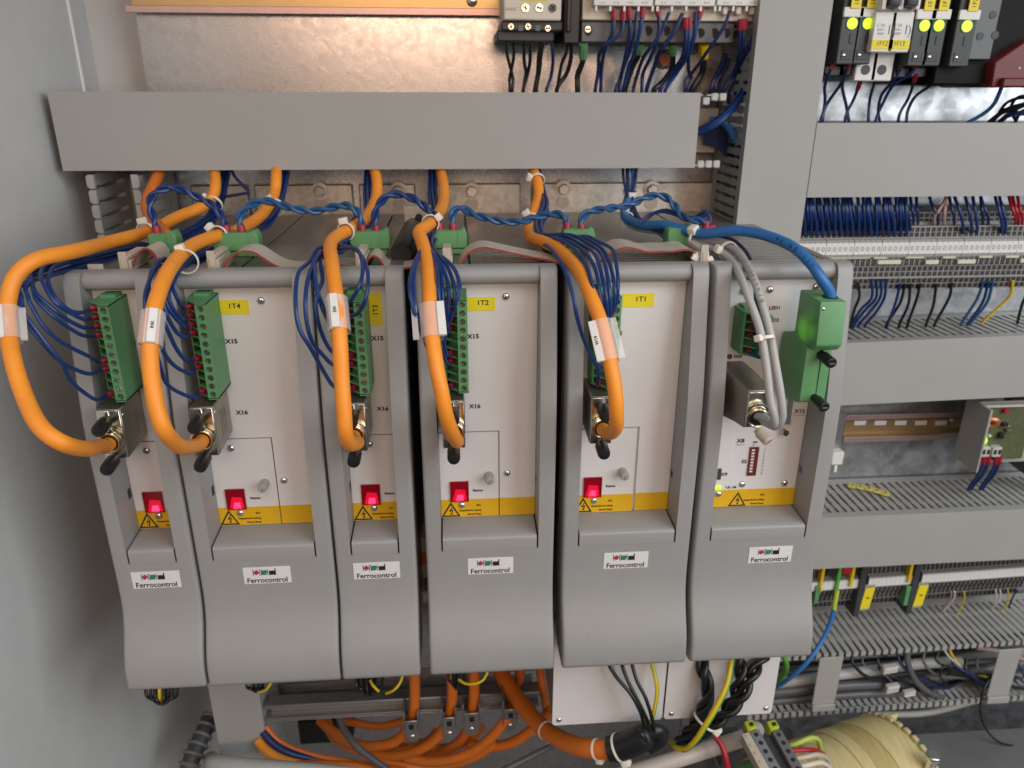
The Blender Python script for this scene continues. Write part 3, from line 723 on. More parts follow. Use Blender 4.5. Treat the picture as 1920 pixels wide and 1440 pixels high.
def hood(x0, label):
    t = thing("connector_hood", (x0+.021, 0, -.108), label, "connector hood", "metal X16 connector hoods")
    a, b, zt, zb, yf = x0+.0141, x0+.0284, -.0755, -.1082, -.0335
    ob("shell", MB().prism([(-.0008,zt+.0010),(yf+.0012,zt),(yf+.0012,zb),(-.0008,zb+.0022)], 'x', a, b), M_NICK, t, bevel=.0007)
    for k in range(3): ob("shell_groove", MB().box(b-.0001, b+.0002, -.012-k*.0042, -.0117-k*.0042, zb+.007, zt-.007), M_DGREY, t, smooth=False)
    ob("face_plate", MB().box(a+.0003, a+.0078, yf, yf+.0013, zb+.0004, zt-.0003).box(a+.0081, b-.0003, yf, yf+.0013, zb+.0004, zt-.0003), M_NICKL, t, bevel=.0003)
    xc = (a+b)/2; zc = -.0948
    cl = ob("clamp_ring", MB().torus((xc, yf-.0045, zc), (0,1,0), .0062, .0011, 28, 8).torus((xc, yf-.0022, zc), (0,1,0), .0062, .0012, 28, 8), M_NICKL, t)
    mb = MB(); mb.tube([V((xc,yf,zc)), V((xc,yf-.0048,zc))], [.0060,.0060], 24)
    ob("grommet", mb, M_BLACK, t)
    for z, dy in ((-.0812, 0), (-.1068, 0)):
        c = V((xc-.0003, yf, z)); d = V((0,-1,-.10)).normalized()
        s = ob("thumb_screw", MB().tube([c, c+d*.0015, c+d*.004, c+d*.0135, c+d*.0152, c+d*.0156], [.0024,.0026,.0041,.0041,.0036,.0018], 16), M_BLACK, t)
        ob("slot", MB().obox(c+d*.01562, (.0017,0,0), d*.0002, (0,0,.0003)), M_INK, s, smooth=False)
    ob("rivet", MB().dome((b, yf+.004, zt-.0045), (1,0,0), .0011, .0006, 12, 3), M_NICKL, t)
    return V((xc, yf-.004, zc))
GL = [hood(MX[i], "metal cable hood with black thumbscrews below the green plug of %s" % WHO[i]) for i in range(5)]

# ------------------------------------------------------------------ orange encoder cables
RO = .0042
OC = [
 [(193,832,-.040),(186,836,-.060),(166,842,-.092),(120,832,-.118),(74,798,-.116),(42,733,-.100),(22,664,-.086),(15,612,-.072),(15,567,-.062),(29,519,-.054),(69,487,-.044),(139,471,-.020),(205,454,.030),(283,432,.080),(333,407,.110),(380,387,.130),(399,368,.142),(404,345,.150),(402,318,.152),(398,290,.156)],
 [(369,833,-.040),(360,837,-.058),(337,837,-.088),(311,811,-.108),(294,765,-.108),(284,705,-.100),(281,650,-.092),(285,600,-.082),(296,555,-.068),(312,515,-.046),(334,483,-.018),(361,460,.012),(392,447,.036),(432,437,.062),(460,425,.082),(487,406,.104),(504,385,.124),(515,360,.142),(518,330,.152),(518,290,.158)],
 [(676,823,-.040),(670,830,-.058),(656,832,-.080),(648,812,-.092),(645,770,-.092),(641,715,-.088),(638,650,-.082),(634,590,-.070),(628,540,-.052),(622,490,-.026),(619,462,.004),(629,445,.026),(652,432,.046),(678,416,.075),(694,397,.104),(705,370,.134),(707,342,.150),(701,315,.156),(692,285,.160)],
 [(862,821,-.040),(857,828,-.058),(848,812,-.076),(837,781,-.086),(828,735,-.088),(819,690,-.084),(811,636,-.074),(806,580,-.060),(804,539,-.046),(801,495,-.020),(792,455,.008),(786,436,.022),(797,426,.034),(809,417,.052),(823,400,.084),(831,378,.116),(832,350,.142),(826,318,.154),(820,285,.160)],
 [(1140,806,-.040),(1146,812,-.058),(1155,800,-.080),(1156,775,-.088),(1153,730,-.088),(1144,678,-.082),(1126,603,-.066),(1105,550,-.048),(1087,510,-.026),(1063,482,.000),(1040,463,.022),(1014,452,.044),(997,446,.060),(992,430,.078),(1000,400,.108),(1009,370,.136),(1008,342,.150),(999,315,.156),(992,285,.160)],
]
olab = ["orange cable looping far out left of the leftmost drive", "orange cable bending down over the left edge of the 1T4 drive", "orange cable hanging straight down over the 1T3 drive", "orange cable hanging over the left edge of the 1T2 drive", "orange cable slanting down across the 1T1 drive"]
OC = [[(q[0], q[1], (.190 if q[1] < 305 else .170 if q[1] <= 321 else q[2])) for q in L] for L in OC]
OP = []
for i in range(5):
    P = sm([GL[i]+V((0,.004,0)), GL[i]+V((0,-.006,0))]+path(OC[i][1:]), 7)
    OP.append(P)
    tag(ob("encoder_cable", MB().tube(P, RO, 16), M_ORANGE), olab[i], "cable", "orange cables from the duct to the drives")
text_on = OP[0]
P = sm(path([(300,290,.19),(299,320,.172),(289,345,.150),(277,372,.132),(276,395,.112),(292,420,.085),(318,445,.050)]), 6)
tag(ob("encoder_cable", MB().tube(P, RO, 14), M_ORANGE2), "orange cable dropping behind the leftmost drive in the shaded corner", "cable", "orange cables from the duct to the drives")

# printing along the outer cable
def along(name, s, P, i0, i1, r, h, m_, parent, side=V((0,-1,.35))):
    """short lettering laid on a cable, letter by letter"""
    seg = [P[i] for i in range(i0, i1)]
    L = [0]
    for a, b in zip(seg, seg[1:]): L.append(L[-1]+(b-a).length)
    step = L[-1]/max(1, len(s))
    mb = MB()
    for k, ch in enumerate(s):
        if ch == ' ': continue
        d = (k+.5)*step; j = max(q for q in range(len(L)) if L[q] <= d); j = min(j, len(seg)-2)
        p = seg[j].lerp(seg[j+1], (d-L[j])/max(1e-9, L[j+1]-L[j])); tdir = (seg[j+1]-seg[j]).normalized()
        n = (CAM-p); n = (n-tdir*n.dot(tdir)).normalized(); u = n.cross(tdir)
        o = text(name, ch, p+n*(r+.00005), h, m_, parent, right=tdir, up=u)
        me = o.data; mb.add([V(v.co)+base(parent) for v in me.vertices], [tuple(q.vertices) for q in me.polygons])
        D.objects.remove(o); D.meshes.remove(me)
    return ob(name, mb, m_, parent, smooth=False)

# ---- marker sleeves clipped on the orange cables
def marker(P, pa, pb, side, s, label, flip=False):
    """clear sleeve between the cable points nearest to the pixels pa and pb, with a white text strip"""
    def near(px):
        best = min(range(len(P)), key=lambda i: (pix(P[i])[0]-px[0])**2+(pix(P[i])[1]-px[1])**2)
        return P[best]
    a, b = near(pa), near(pb); ax = (b-a).normalized(); L = (b-a).length
    c = (a+b)/2; n = (CAM-c); n = (n-ax*n.dot(ax)).normalized(); r = ax.cross(n).normalized()
    if r.dot(CR) < 0: r = -r
    t = thing("cable_marker", c, label, "cable marker", "marker sleeves on the orange cables")
    mb = MB()
    for k in range(10):
        a0 = 2*math.pi*k/10
    ring = lambda q, R: [q+(n*math.cos(2*math.pi*k/18)+r*math.sin(2*math.pi*k/18)*1.28)*R for k in range(18)]
    mb.loft([ring(a, RO*1.16), ring(b, RO*1.16)], cap=False)
    ob("sleeve", mb, M_CLEAR, t)
    off = r*side*RO*(1.02)+n*RO*(1.30 if abs(side) < .5 else .95)
    st = ob("text_strip", MB().obox(c+off, r*.0022, n*.0006, ax*L*.5), M_WHITE, t, bevel=.0003)
    ob("strip_holder", MB().obox(c+off-n*.0009-r*side*.0010, r*.0034, n*.0003, ax*L*.5), M_CLEAR, t, smooth=False)
    ob("sleeve_fin", MB().obox(c-r*side*RO*1.55+n*.0010, r*.0016, n*.0005, ax*L*.5), M_CLEAR, t, smooth=False)
    if s:
        rt = ax if not flip else -ax
        text("lettering", s, c+off+n*.00061, .0019, M_INK, st, right=rt, up=n.cross(rt), bold=.02)
    return t
def pix(p):
    d = V(p)-CAM; w_ = d.dot(FW); return (960+F_PX*d.dot(CR)/w_, 720-F_PX*d.dot(CU)/w_)
marker(OP[0], (12,578), (18,640), -1, None, "clear marker sleeve with white strip on the cable at the left picture edge")
marker(OP[1], (290,585), (279,652), 0, "W4", "white marker strip on the orange cable of the 1T4 drive")
marker(OP[2], (632,563), (641,627), -.35, "W5", "white marker strip on the orange cable of the 1T3 drive")
marker(OP[3], (805,572), (813,633), 1.35, None, "clear marker sleeve with its strip turned away on the 1T2 drive's cable")
marker(OP[4], (1126,607), (1145,676), -1.1, "W19", "slanting clear marker sleeve reading W19 on the 1T1 drive's cable", flip=True)

# ---- cable ties
def tie(c, ax, R, hd, label, group="white cable ties", tail=None, head=.0026):
    """nylon tie round a bundle: band, locking head towards hd, cut tail"""
    c = V(c); ax = V(ax).normalized(); hd = V(hd); hd = (hd-ax*hd.dot(ax)).normalized()
    t = thing("cable_tie", c, label, "cable tie", group)
    ob("band", MB().torus(c, ax, R+.0004, .0005, 22, 6, 2.2), M_TIE, t)
    h = c+hd*(R+.0018); sd = ax.cross(hd)
    ob("locking_head", MB().obox(h, sd*head, hd*head*.8, ax*head*.95), M_TIE, t, bevel=.0008, seg=2)
    if tail: ob("tail", MB().tube([h, h+hd*.002+sd*.004*tail], .0007, 6), M_TIE, t)
    return t
def tie_on(P, px, R, hd, label, off=V((0,0,0)), **kw):
    i = min(range(1, len(P)-1), key=lambda i: (pix(P[i])[0]-px[0])**2+(pix(P[i])[1]-px[1])**2)
    return tie(P[i]+off, P[i+1]-P[i-1], R, hd, label, **kw)
tie_on(OP[0], (271,434), .0062, V((-.3,-.5,1)), "white cable tie on the orange cable above the leftmost green plug")
tie_on(OP[0], (392,372), .0062, V((-1,-.3,.4)), "white cable tie on the orange cable under the long duct, at left", off=V((.002,0,-.003)))
tie_on(OP[1], (340,478), .0068, V((-.2,-.7,1)), "white cable tie with long loop on the orange cable over the 1T4 drive", off=V((.002,.002,-.004)))
tie_on(OP[1], (410,440), .0062, V((-1,0,1)), "white cable tie left of the twin red ferrules on the 1T4 drive")
tie_on(OP[1], (506,378), .0064, V((-.6,-.3,.9)), "white cable tie where the orange cable meets the first teal twisted pair", off=V((.003,0,-.004)))
tie_on(OP[2], (650,433), .0054, V((-.3,-.4,1)), "white cable tie on the orange cable above the 1T3 drive")
tie_on(OP[3], (806,419), .0054, V((.9,-.2,.7)), "white cable tie on the orange cable above the 1T2 drive")
tie_on(OP[4], (1004,340), .0056, V((-.9,-.8,.1)), "white cable tie on the orange cable just under the duct, above 1T1")
tie_on(OP[4], (996,415), .0054, V((-.6,-.8,.5)), "white cable tie where the long teal pair crosses the orange cable")

# ------------------------------------------------------------------ dark blue control wires of the X15 plugs
def Z4(L): return [(x/3.6, 400+y/3.6, d) for x, y, d in L]
W1 = {0: [(560,672,-.040),(480,652,-.046),(400,590,-.048),(345,500,-.042),(325,425,-.032),(385,352,-.012)],
      1: [(560,712,-.040),(460,672,-.047),(370,585,-.050),(300,480,-.044),(282,405,-.034),(340,345,-.014)],
      2: [(560,772,-.040),(450,718,-.047),(340,640,-.052),(250,540,-.048),(215,450,-.038),(250,380,-.022)],
      3: [(570,818,-.040),(470,765,-.047),(340,680,-.053),(255,585,-.050),(222,490,-.042),(215,420,-.030)],
      6: [(600,958,-.040),(480,900,-.048),(370,840,-.054),(285,745,-.056),(215,650,-.054),(192,560,-.050),(205,470,-.040)],
      7: [(610,1086,-.040),(500,1060,-.048),(390,990,-.056),(295,880,-.060),(200,755,-.060),(150,660,-.058),(135,570,-.054),(170,470,-.042)],
      10:[(660,1258,-.040),(560,1212,-.048),(470,1122,-.056),(405,1005,-.060),(320,890,-.062),(225,770,-.062),(150,670,-.060),(118,580,-.056),(150,480,-.044)]}
B1 = [(560,283,.020),(760,236,.050),(980,196,.085),(1180,142,.112),(1340,60,.135),(1430,-20,.148),(1462,-140,.152),(1455,-300,.155)]
W2 = {0: [(1215,620,-.038),(1180,555,-.042),(1165,480,-.036),(1200,400,-.026)],
      1: [(1230,722,-.038),(1170,650,-.044),(1145,570,-.044),(1150,480,-.038),(1190,395,-.026)],
      2: [(1240,765,-.038),(1180,710,-.044),(1130,620,-.046),(1110,520,-.042),(1140,420,-.030)],
      3: [(1250,835,-.038),(1190,800,-.044),(1130,690,-.048),(1085,560,-.046),(1090,440,-.034),(1130,360,-.018)],
      6: [(1260,1000,-.038),(1190,920,-.046),(1110,760,-.054),(1030,600,-.056),(1010,480,-.048),(1050,380,-.030),(1110,310,-.010)],
      7: [(1290,1080,-.038),(1200,1050,-.046),(1120,960,-.054),(1060,830,-.060),(1010,640,-.060),(1000,500,-.052),(1040,370,-.030),(1090,310,-.012)],
      10:[(1320,1240,-.038),(1220,1225,-.046),(1130,1140,-.056),(1070,1000,-.062),(1015,800,-.064),(985,600,-.060),(1005,450,-.046),(1065,350,-.022)]}
B2 = [(1225,330,.008),(1330,262,.030),(1420,235,.048),(1590,165,.070),(1700,70,.095),(1800,15,.112),(1850,-60,.128),(1880,-180,.145),(1880,-330,.154)]
def Z5(L): return [(450+x/3.6, 400+y/3.6, d) for x, y, d in L]
W3 = {0: [(740,608,-.044),(790,520,-.052),(830,420,-.046),(825,320,-.026),(780,235,-.008)],
      1: [(790,675,-.046),(850,590,-.056),(868,450,-.050),(845,330,-.028),(790,240,-.006)],
      2: [(620,745,-.046),(560,650,-.056),(520,520,-.056),(500,400,-.040),(520,300,-.016)],
      3: [(640,830,-.046),(590,700,-.056),(540,560,-.054),(490,420,-.040),(500,310,-.018)],
      6: [(625,930,-.046),(550,800,-.060),(515,650,-.062),(525,540,-.056),(560,440,-.040),(545,300,-.014)],
      7: [(640,1020,-.046),(560,950,-.060),(490,850,-.066),(450,700,-.066),(440,550,-.060),(465,400,-.040),(540,270,-.010)],
      10:[(640,1175,-.046),(570,1090,-.060),(480,920,-.068),(400,780,-.070),(370,600,-.064),(390,400,-.042),(480,320,-.018),(545,230,-.002)]}
B3 = [(640,195,.014),(700,165,.036),(760,110,.060),(850,45,.085),(870,-50,.110),(855,-170,.135),(850,-310,.154)]
W4 = {0: [(1420,700,-.042),(1460,600,-.050),(1478,480,-.046),(1440,370,-.028),(1370,290,-.010)],
      1: [(1400,740,-.042),(1440,640,-.048),(1445,500,-.044),(1400,360,-.026),(1350,290,-.010)],
      2: [(1395,770,-.042),(1410,660,-.046),(1405,500,-.042),(1370,370,-.026),(1330,290,-.010)],
      3: [(1370,850,-.042),(1375,700,-.048),(1368,520,-.044),(1345,380,-.028),(1300,270,-.008)],
      6: [(1400,960,-.042),(1370,860,-.050),(1350,680,-.054),(1345,480,-.046),(1330,360,-.028),(1290,260,-.006)],
      7: [(1395,1010,-.042),(1330,900,-.054),(1230,760,-.060),(1165,560,-.056),(1180,380,-.034),(1230,270,-.008)],
      10:[(1390,1190,-.042),(1300,980,-.056),(1200,760,-.064),(1145,540,-.060),(1165,360,-.034),(1225,250,-.004)]}
B4 = [(1270,190,.020),(1290,120,.040),(1340,40,.072),(1320,-60,.105),(1300,-180,.136),(1305,-320,.155)]
def Z6(L): return [(900+x/3.6, 400+y/3.6, d) for x, y, d in L]
W5 = {0: [(900,640,-.038),(925,500,-.044),(925,370,-.032),(890,250,-.008),(800,190,.012),(700,150,.030)],
      1: [(880,690,-.038),(905,540,-.046),(895,390,-.034),(845,260,-.010),(760,195,.012),(650,155,.030)],
      2: [(870,740,-.040),(880,560,-.048),(860,400,-.036),(810,265,-.012),(720,195,.012),(600,150,.032)],
      3: [(850,790,-.040),(850,600,-.050),(830,430,-.040),(770,280,-.014),(680,200,.012),(560,155,.034)],
      6: [(840,820,-.042),(820,620,-.052),(790,440,-.042),(740,300,-.018),(650,215,.010),(520,165,.032)],
      7: [(810,1060,-.040),(720,900,-.052),(660,720,-.056),(620,540,-.052),(580,400,-.040),(530,300,-.022),(450,215,.006)],
      10:[(800,1000,-.044),(780,700,-.054),(750,480,-.046),(700,320,-.022),(600,220,.006),(500,170,.028)]}
B5 = [(430,140,.050),(400,110,.062),(395,40,.085),(440,-70,.115),(425,-160,.135),(400,-300,.154)]
nth = {0: "topmost", 1: "second", 2: "third", 3: "fourth", 6: "seventh", 7: "eighth", 10: "bottom"}
for i, (Zf, Wd, Bn) in enumerate(((Z4, W1, B1), (Z4, W2, B2), (Z5, W3, B3), (Z5, W4, B4), (Z6, W5, B5))):
    for q, k in enumerate(USED):
        if i == 4 and k == 10: pass
        a = 2*math.pi*q/7; R = .0034 if q else 0
        off = V((math.cos(a)*R, math.sin(a)*R*.4, math.sin(a)*R-.004))
        mid = [jit(p, .0006) for p in path(Zf(Wd[k]))]
        far = [p+off for p in path(Zf(Bn))]; far[-1] = far[-1]+V((0,.036,.006)); far[-2] = far[-2]+V((0,.010,0))
        e = PL[i][k]; d0 = V((-.55,-.84,0)).normalized()
        if i in (2, 3, 4): d0 = V((-.35,-.93,0)).normalized()
        wire("control_wire", [e, e+d0*.006]+mid+far, .00118, M_BLUE, "dark blue wire in the %s terminal of the green plug on %s" % (nth[k], WHO[i]), "dark blue wires of the X15 plugs", ferrule=.0045)

# ------------------------------------------------------------------ plugs, twisted pairs and ribbon cable on top of the drives
def power_plug(xa, xb, y0, label, notch=True):
    t = thing("power_plug", ((xa+xb)/2, y0, 0), label, "terminal plug", "green power plugs on top of the drives")
    mb = MB(); z1 = .0165
    mb.prism([(xa,.0045),(xa,z1-.0012),(xa+.0012,z1),(xb-.0050,z1),(xb-.0035,z1+.0014),(xb-.0015,z1+.0010),(xb,z1-.0035),(xb,.0065),(xb-.0012,.0045)], 'y', y0, y0+.013)
    mb.prism([(xa+.002,.0003),(xa+.002,.0044),(xb-.002,.0044),(xb-.002,.0003)], 'y', y0+.0015, y0+.012)
    ob("housing", mb, M_GREEN2, t, bevel=.0007)
    ob("rib", MB().box(xb-.0064, xb-.0058, y0-.0004, y0, .006, z1-.001), M_GREEN, t, smooth=False)
    return t
PPL = [((278, 331), 456, "the leftmost drive"), ((398, 484), 452, "the 1T4 drive"), ((655, 731), 456, "the 1T3 drive"), ((800, 876), 450, "the 1T2 drive"), ((1056, 1116), 442, "the 1T1 drive"), ((1252, 1300), 446, "the rightmost unit, half hidden under cables")]
YPL = .044
for (a, b), yy, who in PPL:
    power_plug(at(a, yy, YPL).x, at(b, yy, YPL).x, YPL, "small green power plug on top of %s" % who)

def pair(pts, m_, label, r=.00145, pitch=.0215, f=(True, True)):
    P = sm(path(pts), 10)
    t = thing("twisted_pair", P[0], label, "wire pair", "twisted blue pairs that link the drives")
    L = [0]
    for a, b in zip(P, P[1:]): L.append(L[-1]+(b-a).length)
    for s in (0, math.pi):
        Q = []
        nrm = None
        for i, p in enumerate(P):
            T = (P[min(i+1, len(P)-1)]-P[max(i-1, 0)]).normalized()
            nrm = (nrm-T*nrm.dot(T)).normalized() if nrm else T.orthogonal().normalized()
            b = T.cross(nrm); a = 2*math.pi*L[i]/pitch+s
            Q.append(p+(nrm*math.cos(a)+b*math.sin(a))*r*1.02)
        ob("strand", MB().tube(Q, r, 8), m_, t)
    for e, on in ((0, f[0]), (-1, f[1])):
        if not on: continue
        p = P[e]; c = V((p.x, p.y, p.z))
        ob("ferrule", MB().tube([c+V((0,0,-.0052)), c+V((0,0,.0008)), c+V((0,0,.0020))], [.0026,.0027,.0020], 10), M_RED, t)
    return t
pair([(293,428,.050),(288,408,.052),(281,388,.054),(285,370,.056),(297,357,.058),(320,352,.060),(345,357,.062),(366,368,.062),(390,379,.060),(409,396,.056),(420,414,.052),(424,427,.050)], M_BLUE, "dark blue twisted pair arching from the leftmost drive to the 1T4 drive")
pair([(452,427,.050),(449,408,.052),(460,391,.056),(481,379,.060),(502,377,.062),(530,385,.062),(560,393,.060),(590,396,.060),(620,389,.060),(648,385,.058),(668,395,.054),(677,412,.052),(679,426,.050)], M_TEAL, "teal twisted pair running level from the 1T4 drive to the 1T3 drive")
pair([(705,427,.050),(703,407,.052),(710,384,.056),(730,366,.060),(757,366,.062),(783,377,.060),(803,394,.056),(818,407,.052),(824,422,.050)], M_BLUE, "dark blue twisted pair arching from the 1T3 drive to the 1T2 drive")
pair([(849,423,.050),(848,406,.052),(854,393,.056),(868,391,.058),(888,402,.058),(917,410,.056),(947,416,.054),(980,415,.052),(1005,407,.054),(1027,402,.054),(1047,402,.052),(1060,410,.050),(1063,421,.050)], M_TEAL, "long sagging teal twisted pair from the 1T2 drive to the 1T1 drive")
pair([(1090,424,.050),(1090,412,.052),(1100,400,.055),(1120,394,.058),(1148,390,.062),(1178,385,.066),(1207,372,.070),(1233,366,.072),(1253,373,.070),(1266,388,.066),(1278,403,.058),(1292,411,.052),(1310,414,.050),(1324,419,.049)], M_TEAL, "teal twisted pair rising from the 1T1 drive towards the rightmost unit")
for k, (pts, lab) in enumerate((
    ([(1200,417,.075),(1216,404,.075),(1240,397,.072),(1262,401,.068),(1285,410,.062),(1310,412,.055),(1326,400,.052),(1332,412,.050),(1326,424,.049)], "dark blue wire looping over the rightmost unit to a red ferrule"),
    ([(1206,418,.078),(1226,400,.078),(1250,394,.074),(1275,402,.068),(1300,408,.060),(1318,398,.054),(1326,396,.052)], "second dark blue wire arching beside the loop over the rightmost unit"))):
    wire("link_wire", pts, .0012, M_BLUE, lab, "loose blue wires over the rightmost unit", k=8)
c = at(1329, 426, .049); ob_ = ob("ferrule", MB().tube([c+V((-.004,0,-.001)), c+V((.004,0,.0005))], .0021, 10), M_RED); tag(ob_, "red ferrule lying behind the big white cable tie head", "ferrule")

def ribbon(pts, label, yw=.0235, k=6):
    P = sm(path(pts), k); t = thing("ribbon_cable", P[len(P)//2], label, "ribbon cable", "grey ribbon cables along the drive tops")
    for nm, w0, w1, m_ in (("ribbon", .0013, yw, M_RIB), ("red_edge", 0, .00125, M_RIBRED)):
        vs = []; fs = []; n = len(P)
        for i, p in enumerate(P):
            T = (P[min(i+1, n-1)]-P[max(i-1, 0)]); T.y = 0; T.normalize(); N = V((-T.z, 0, T.x))*.00045
            vs += [p+V((0,w0,0))+N, p+V((0,w1,0))+N, p+V((0,w1,0))-N, p+V((0,w0,0))-N]
        for i in range(n-1):
            for j in range(4): fs.append((4*i+j, 4*i+(j+1)%4, 4*i+4+(j+1)%4, 4*i+4+j))
        fs += [(0,1,2,3), (4*n-4,4*n-1,4*n-2,4*n-3)]
        ob(nm, MB().add(vs, fs), m_, t)
    return t
yr = .0085
ribbon([(246,507,yr),(251,492,yr),(256,479,yr),(264,470,yr),(274,467,yr),(285,473,yr),(293,486,yr),(298,499,yr),(306,506,yr),(340,507,yr),(385,507,yr)], "grey ribbon cable curling in a tight loop on the leftmost drive")
ribbon([(408,507,yr),(417,506,yr),(424,494,yr),(436,480,yr),(453,472,yr),(475,474,yr),(495,486,yr),(513,497,yr),(533,504,yr),(558,505,yr),(583,503,yr),(610,500,yr),(642,498,yr),(668,502,yr)], "grey ribbon cable humped over the 1T4 drive and running flat to 1T3")
ribbon([(684,503,yr),(688,490,yr),(695,482,yr),(704,481,yr),(713,488,yr),(721,500,yr),(740,505,yr),(756,504,yr),(772,502,yr),(790,501,yr),(830,503,yr)], "grey ribbon cable with a small hump bridging the dark gap to 1T2")
ribbon([(846,504,yr),(860,502,yr),(868,487,yr),(882,473,yr),(905,465,yr),(933,469,yr),(960,475,yr),(1000,483,yr),(1027,488,yr),(1048,494,yr),(1085,498,yr)], "grey ribbon cable humped over the 1T2 drive falling slowly to 1T1")
ribbon([(1120,497,yr),(1134,483,yr),(1152,472,yr),(1173,465,yr),(1193,467,yr),(1215,473,yr),(1243,472,yr),(1263,472,yr),(1288,469,yr),(1302,474,yr),(1312,490,yr)], "broad pale ribbon cable waving from the 1T1 drive to the rightmost unit", yw=.030)
def idc(px, label):
    c = at(px, 500, .0075); x = c.x
    t = thing("ribbon_connector", (x, .02, 0), label, "ribbon connector", "ribbon connectors on the drive tops")
    ob("socket", MB().box(x-.0036, x+.0036, .0066, .0345, .0002, .0070), M_BEIGE, t, bevel=.0004)
    ob("clamp_bar", MB().box(x-.0028, x+.0028, .0060, .0350, .0074, .0100), M_BEIGE, t, bevel=.0004)
    ob("ejector", MB().box(x-.0024, x+.0024, .0045, .0064, .0002, .0125).box(x-.0012, x+.0012, .0040, .0044, .003, .008), M_BEIGE, t, bevel=.0003)
for px, who in ((236, "leftmost drive"), (400, "1T4 drive"), (676, "1T3 drive"), (838, "1T2 drive, behind blue wires"), (1108, "1T1 drive, behind blue wires"), (1316, "rightmost unit, under a cable tie")):
    idc(px, "beige ribbon connector on top of the %s" % who)
c = at(180, 503, .006); tag(ob("mounting_lug", MB().box(c.x-.0045, c.x+.0045, .0050, .0066, -.001, .0052).box(c.x-.0030, c.x+.0030, .0044, .0049, .0005, .0035), M_BEIGE, bevel=.0003), "small beige lug sticking up behind the leftmost rail", "lug")
# black capacitor and bracket that lie on the 1T3 drive
a, b = at(752, 478, .030), at(778, 425, .105)
t = thing("capacitor", a, "black cylinder lying on top of the 1T3 drive beside the gap", "capacitor")
ob("can", MB().tube([a, a+(b-a)*.04, b], [.0068, .0078, .0078], 20), M_BLACK, t)
ob("sleeve_end", MB().cyl(b, b+(b-a)*.08, .0060, 16), M_DARK, t)
c = at(783, 412, .10); tag(ob("bracket", MB().box(c.x-.010, c.x+.010, .100, .1015, .0005, .026).box(c.x-.010, c.x+.010, .1017, .130, .0005, .0020), M_ZINC2, bevel=.0006), "small sheet metal bracket standing behind the bend of the 1T2 orange cable", "bracket")
c2 = c+V((.001, -.0006, .004)); h_ = ob("bracket_hole", MB().cyl(V((c2.x, .0994, .017)), V((c2.x, .0999, .017)), .0028, 14), M_INK); h_.parent = D.objects["bracket"]; h_.location = -V(D.objects["bracket"].location)+V(h_.location)

# ------------------------------------------------------------------ the wiring of the rightmost unit
p5, ent5 = plug(X6+.0027, 5, -.0262, "short green five-way screw plug on the rightmost unit", "green plug of the rightmost unit", ())
for k in (0, 1, 2, 4):
    e = ent5[k]
    q = [e, e+V((-.001,-.006,0)), e+V((.004,-.012,.001)), at(1418, 560+6*k, -.026), at(1414, 512, -.008), (1404,480,.012), (1387,459,.026), (1368,447,.038), (1335,441,.05), (1290,440,.06), (1240,436,.075), (1200,425,.09), (1183,400,.118), (1181,360,.145), (1180,322,.172), (1180,295,.19)]
    wire("control_wire", [V(x) if isinstance(x, V) else x for x in q], .0011, M_NAVY, "dark blue wire in the %s entry of the five-way plug" % ("topmost", "second", "third", "", "bottom")[k], "dark blue wires of the five-way plug", ferrule=.0045)

# big green bus connector
t = thing("bus_connector", (.222, -.03, -.08), "big green bus connector with two black screws and blue cable, glowing green inside", "connector")
xa, xb = .2158, .2320
up_ = [(-.0180,-.0118),(-.0470,-.0122),(-.0495,-.0390),(-.0455,-.0432),(-.0180,-.0412)]
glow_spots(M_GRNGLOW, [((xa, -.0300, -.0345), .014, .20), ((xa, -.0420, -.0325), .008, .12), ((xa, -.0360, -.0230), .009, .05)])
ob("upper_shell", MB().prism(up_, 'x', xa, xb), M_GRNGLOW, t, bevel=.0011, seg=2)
lo_ = [(-.0030,-.0440),(-.0178,-.0395),(-.0400,-.0434),(-.0405,-.0792),(-.0360,-.0815),(-.0200,-.0850),(-.0030,-.0815)]
ob("lower_shell", MB().prism(lo_, 'x', xa-.0008, xb-.0005), M_GREEN2, t, bevel=.0009, seg=2)
ob("shell_seam", MB().box((xa+xb)/2+.0010, (xa+xb)/2+.0013, -.0407, -.0402, -.0788, -.0440), M_INK, t, smooth=False)
for z in (-.0475, -.0765):
    c = V(((xa+xb)/2+.0005, -.040, z)); d = V((.06,-1,-.10)).normalized()
    ob("thumb_screw", MB().tube([c, c+d*.0035, c+d*.0040, c+d*.0135, c+d*.0142], [.0026,.0026,.0034,.0034,.0028], 14), M_BLACK, t)
    ob("slot", MB().obox(c+d*.0143, (.0017,0,0), d*.0001, (0,0,.0003)), M_INKG, D.objects[t.children[-1].name], smooth=False)
ob("cable_entry", MB().cyl((xb-.0060,-.0370,-.0121), (xb-.0060,-.0370,-.0116), .0048, 20), M_INK, t)
ob("cable_entry", MB().cyl((xa+.0044,-.0345,-.0121), (xa+.0044,-.0345,-.0117), .0030, 16), M_GREEN, t)
s_ = ob("screw", MB().dome((xa+.0020,-.0472,-.0165), (0,-1,0), .0013, .0008, 12, 3), M_STEEL, t)
BL = sm([V((xb-.0060,-.0370,-.0180)), V((xb-.0060,-.0372,-.0100))]+path([(1538,520,-.037),(1520,494,-.030),(1488,464,-.018),(1447,445,-.002),(1407,435,.010),(1368,433,.020),(1328,438,.030),(1299,436,.040),(1271,428,.050),(1243,422,.060),(1210,423,.075),(1184,415,.092),(1171,404,.108),(1174,385,.126),(1184,355,.150),(1187,322,.170),(1188,295,.190)]), 7)
tag(ob("bus_cable", MB().tube(BL, .0034, 14), M_LBLUE), "thick bright blue bus cable arching into the big green connector", "cable")
along("cable_print", "111-09 Te", BL, 18, 34, .0034, .0028, M_INK, D.objects["bus_cable"])

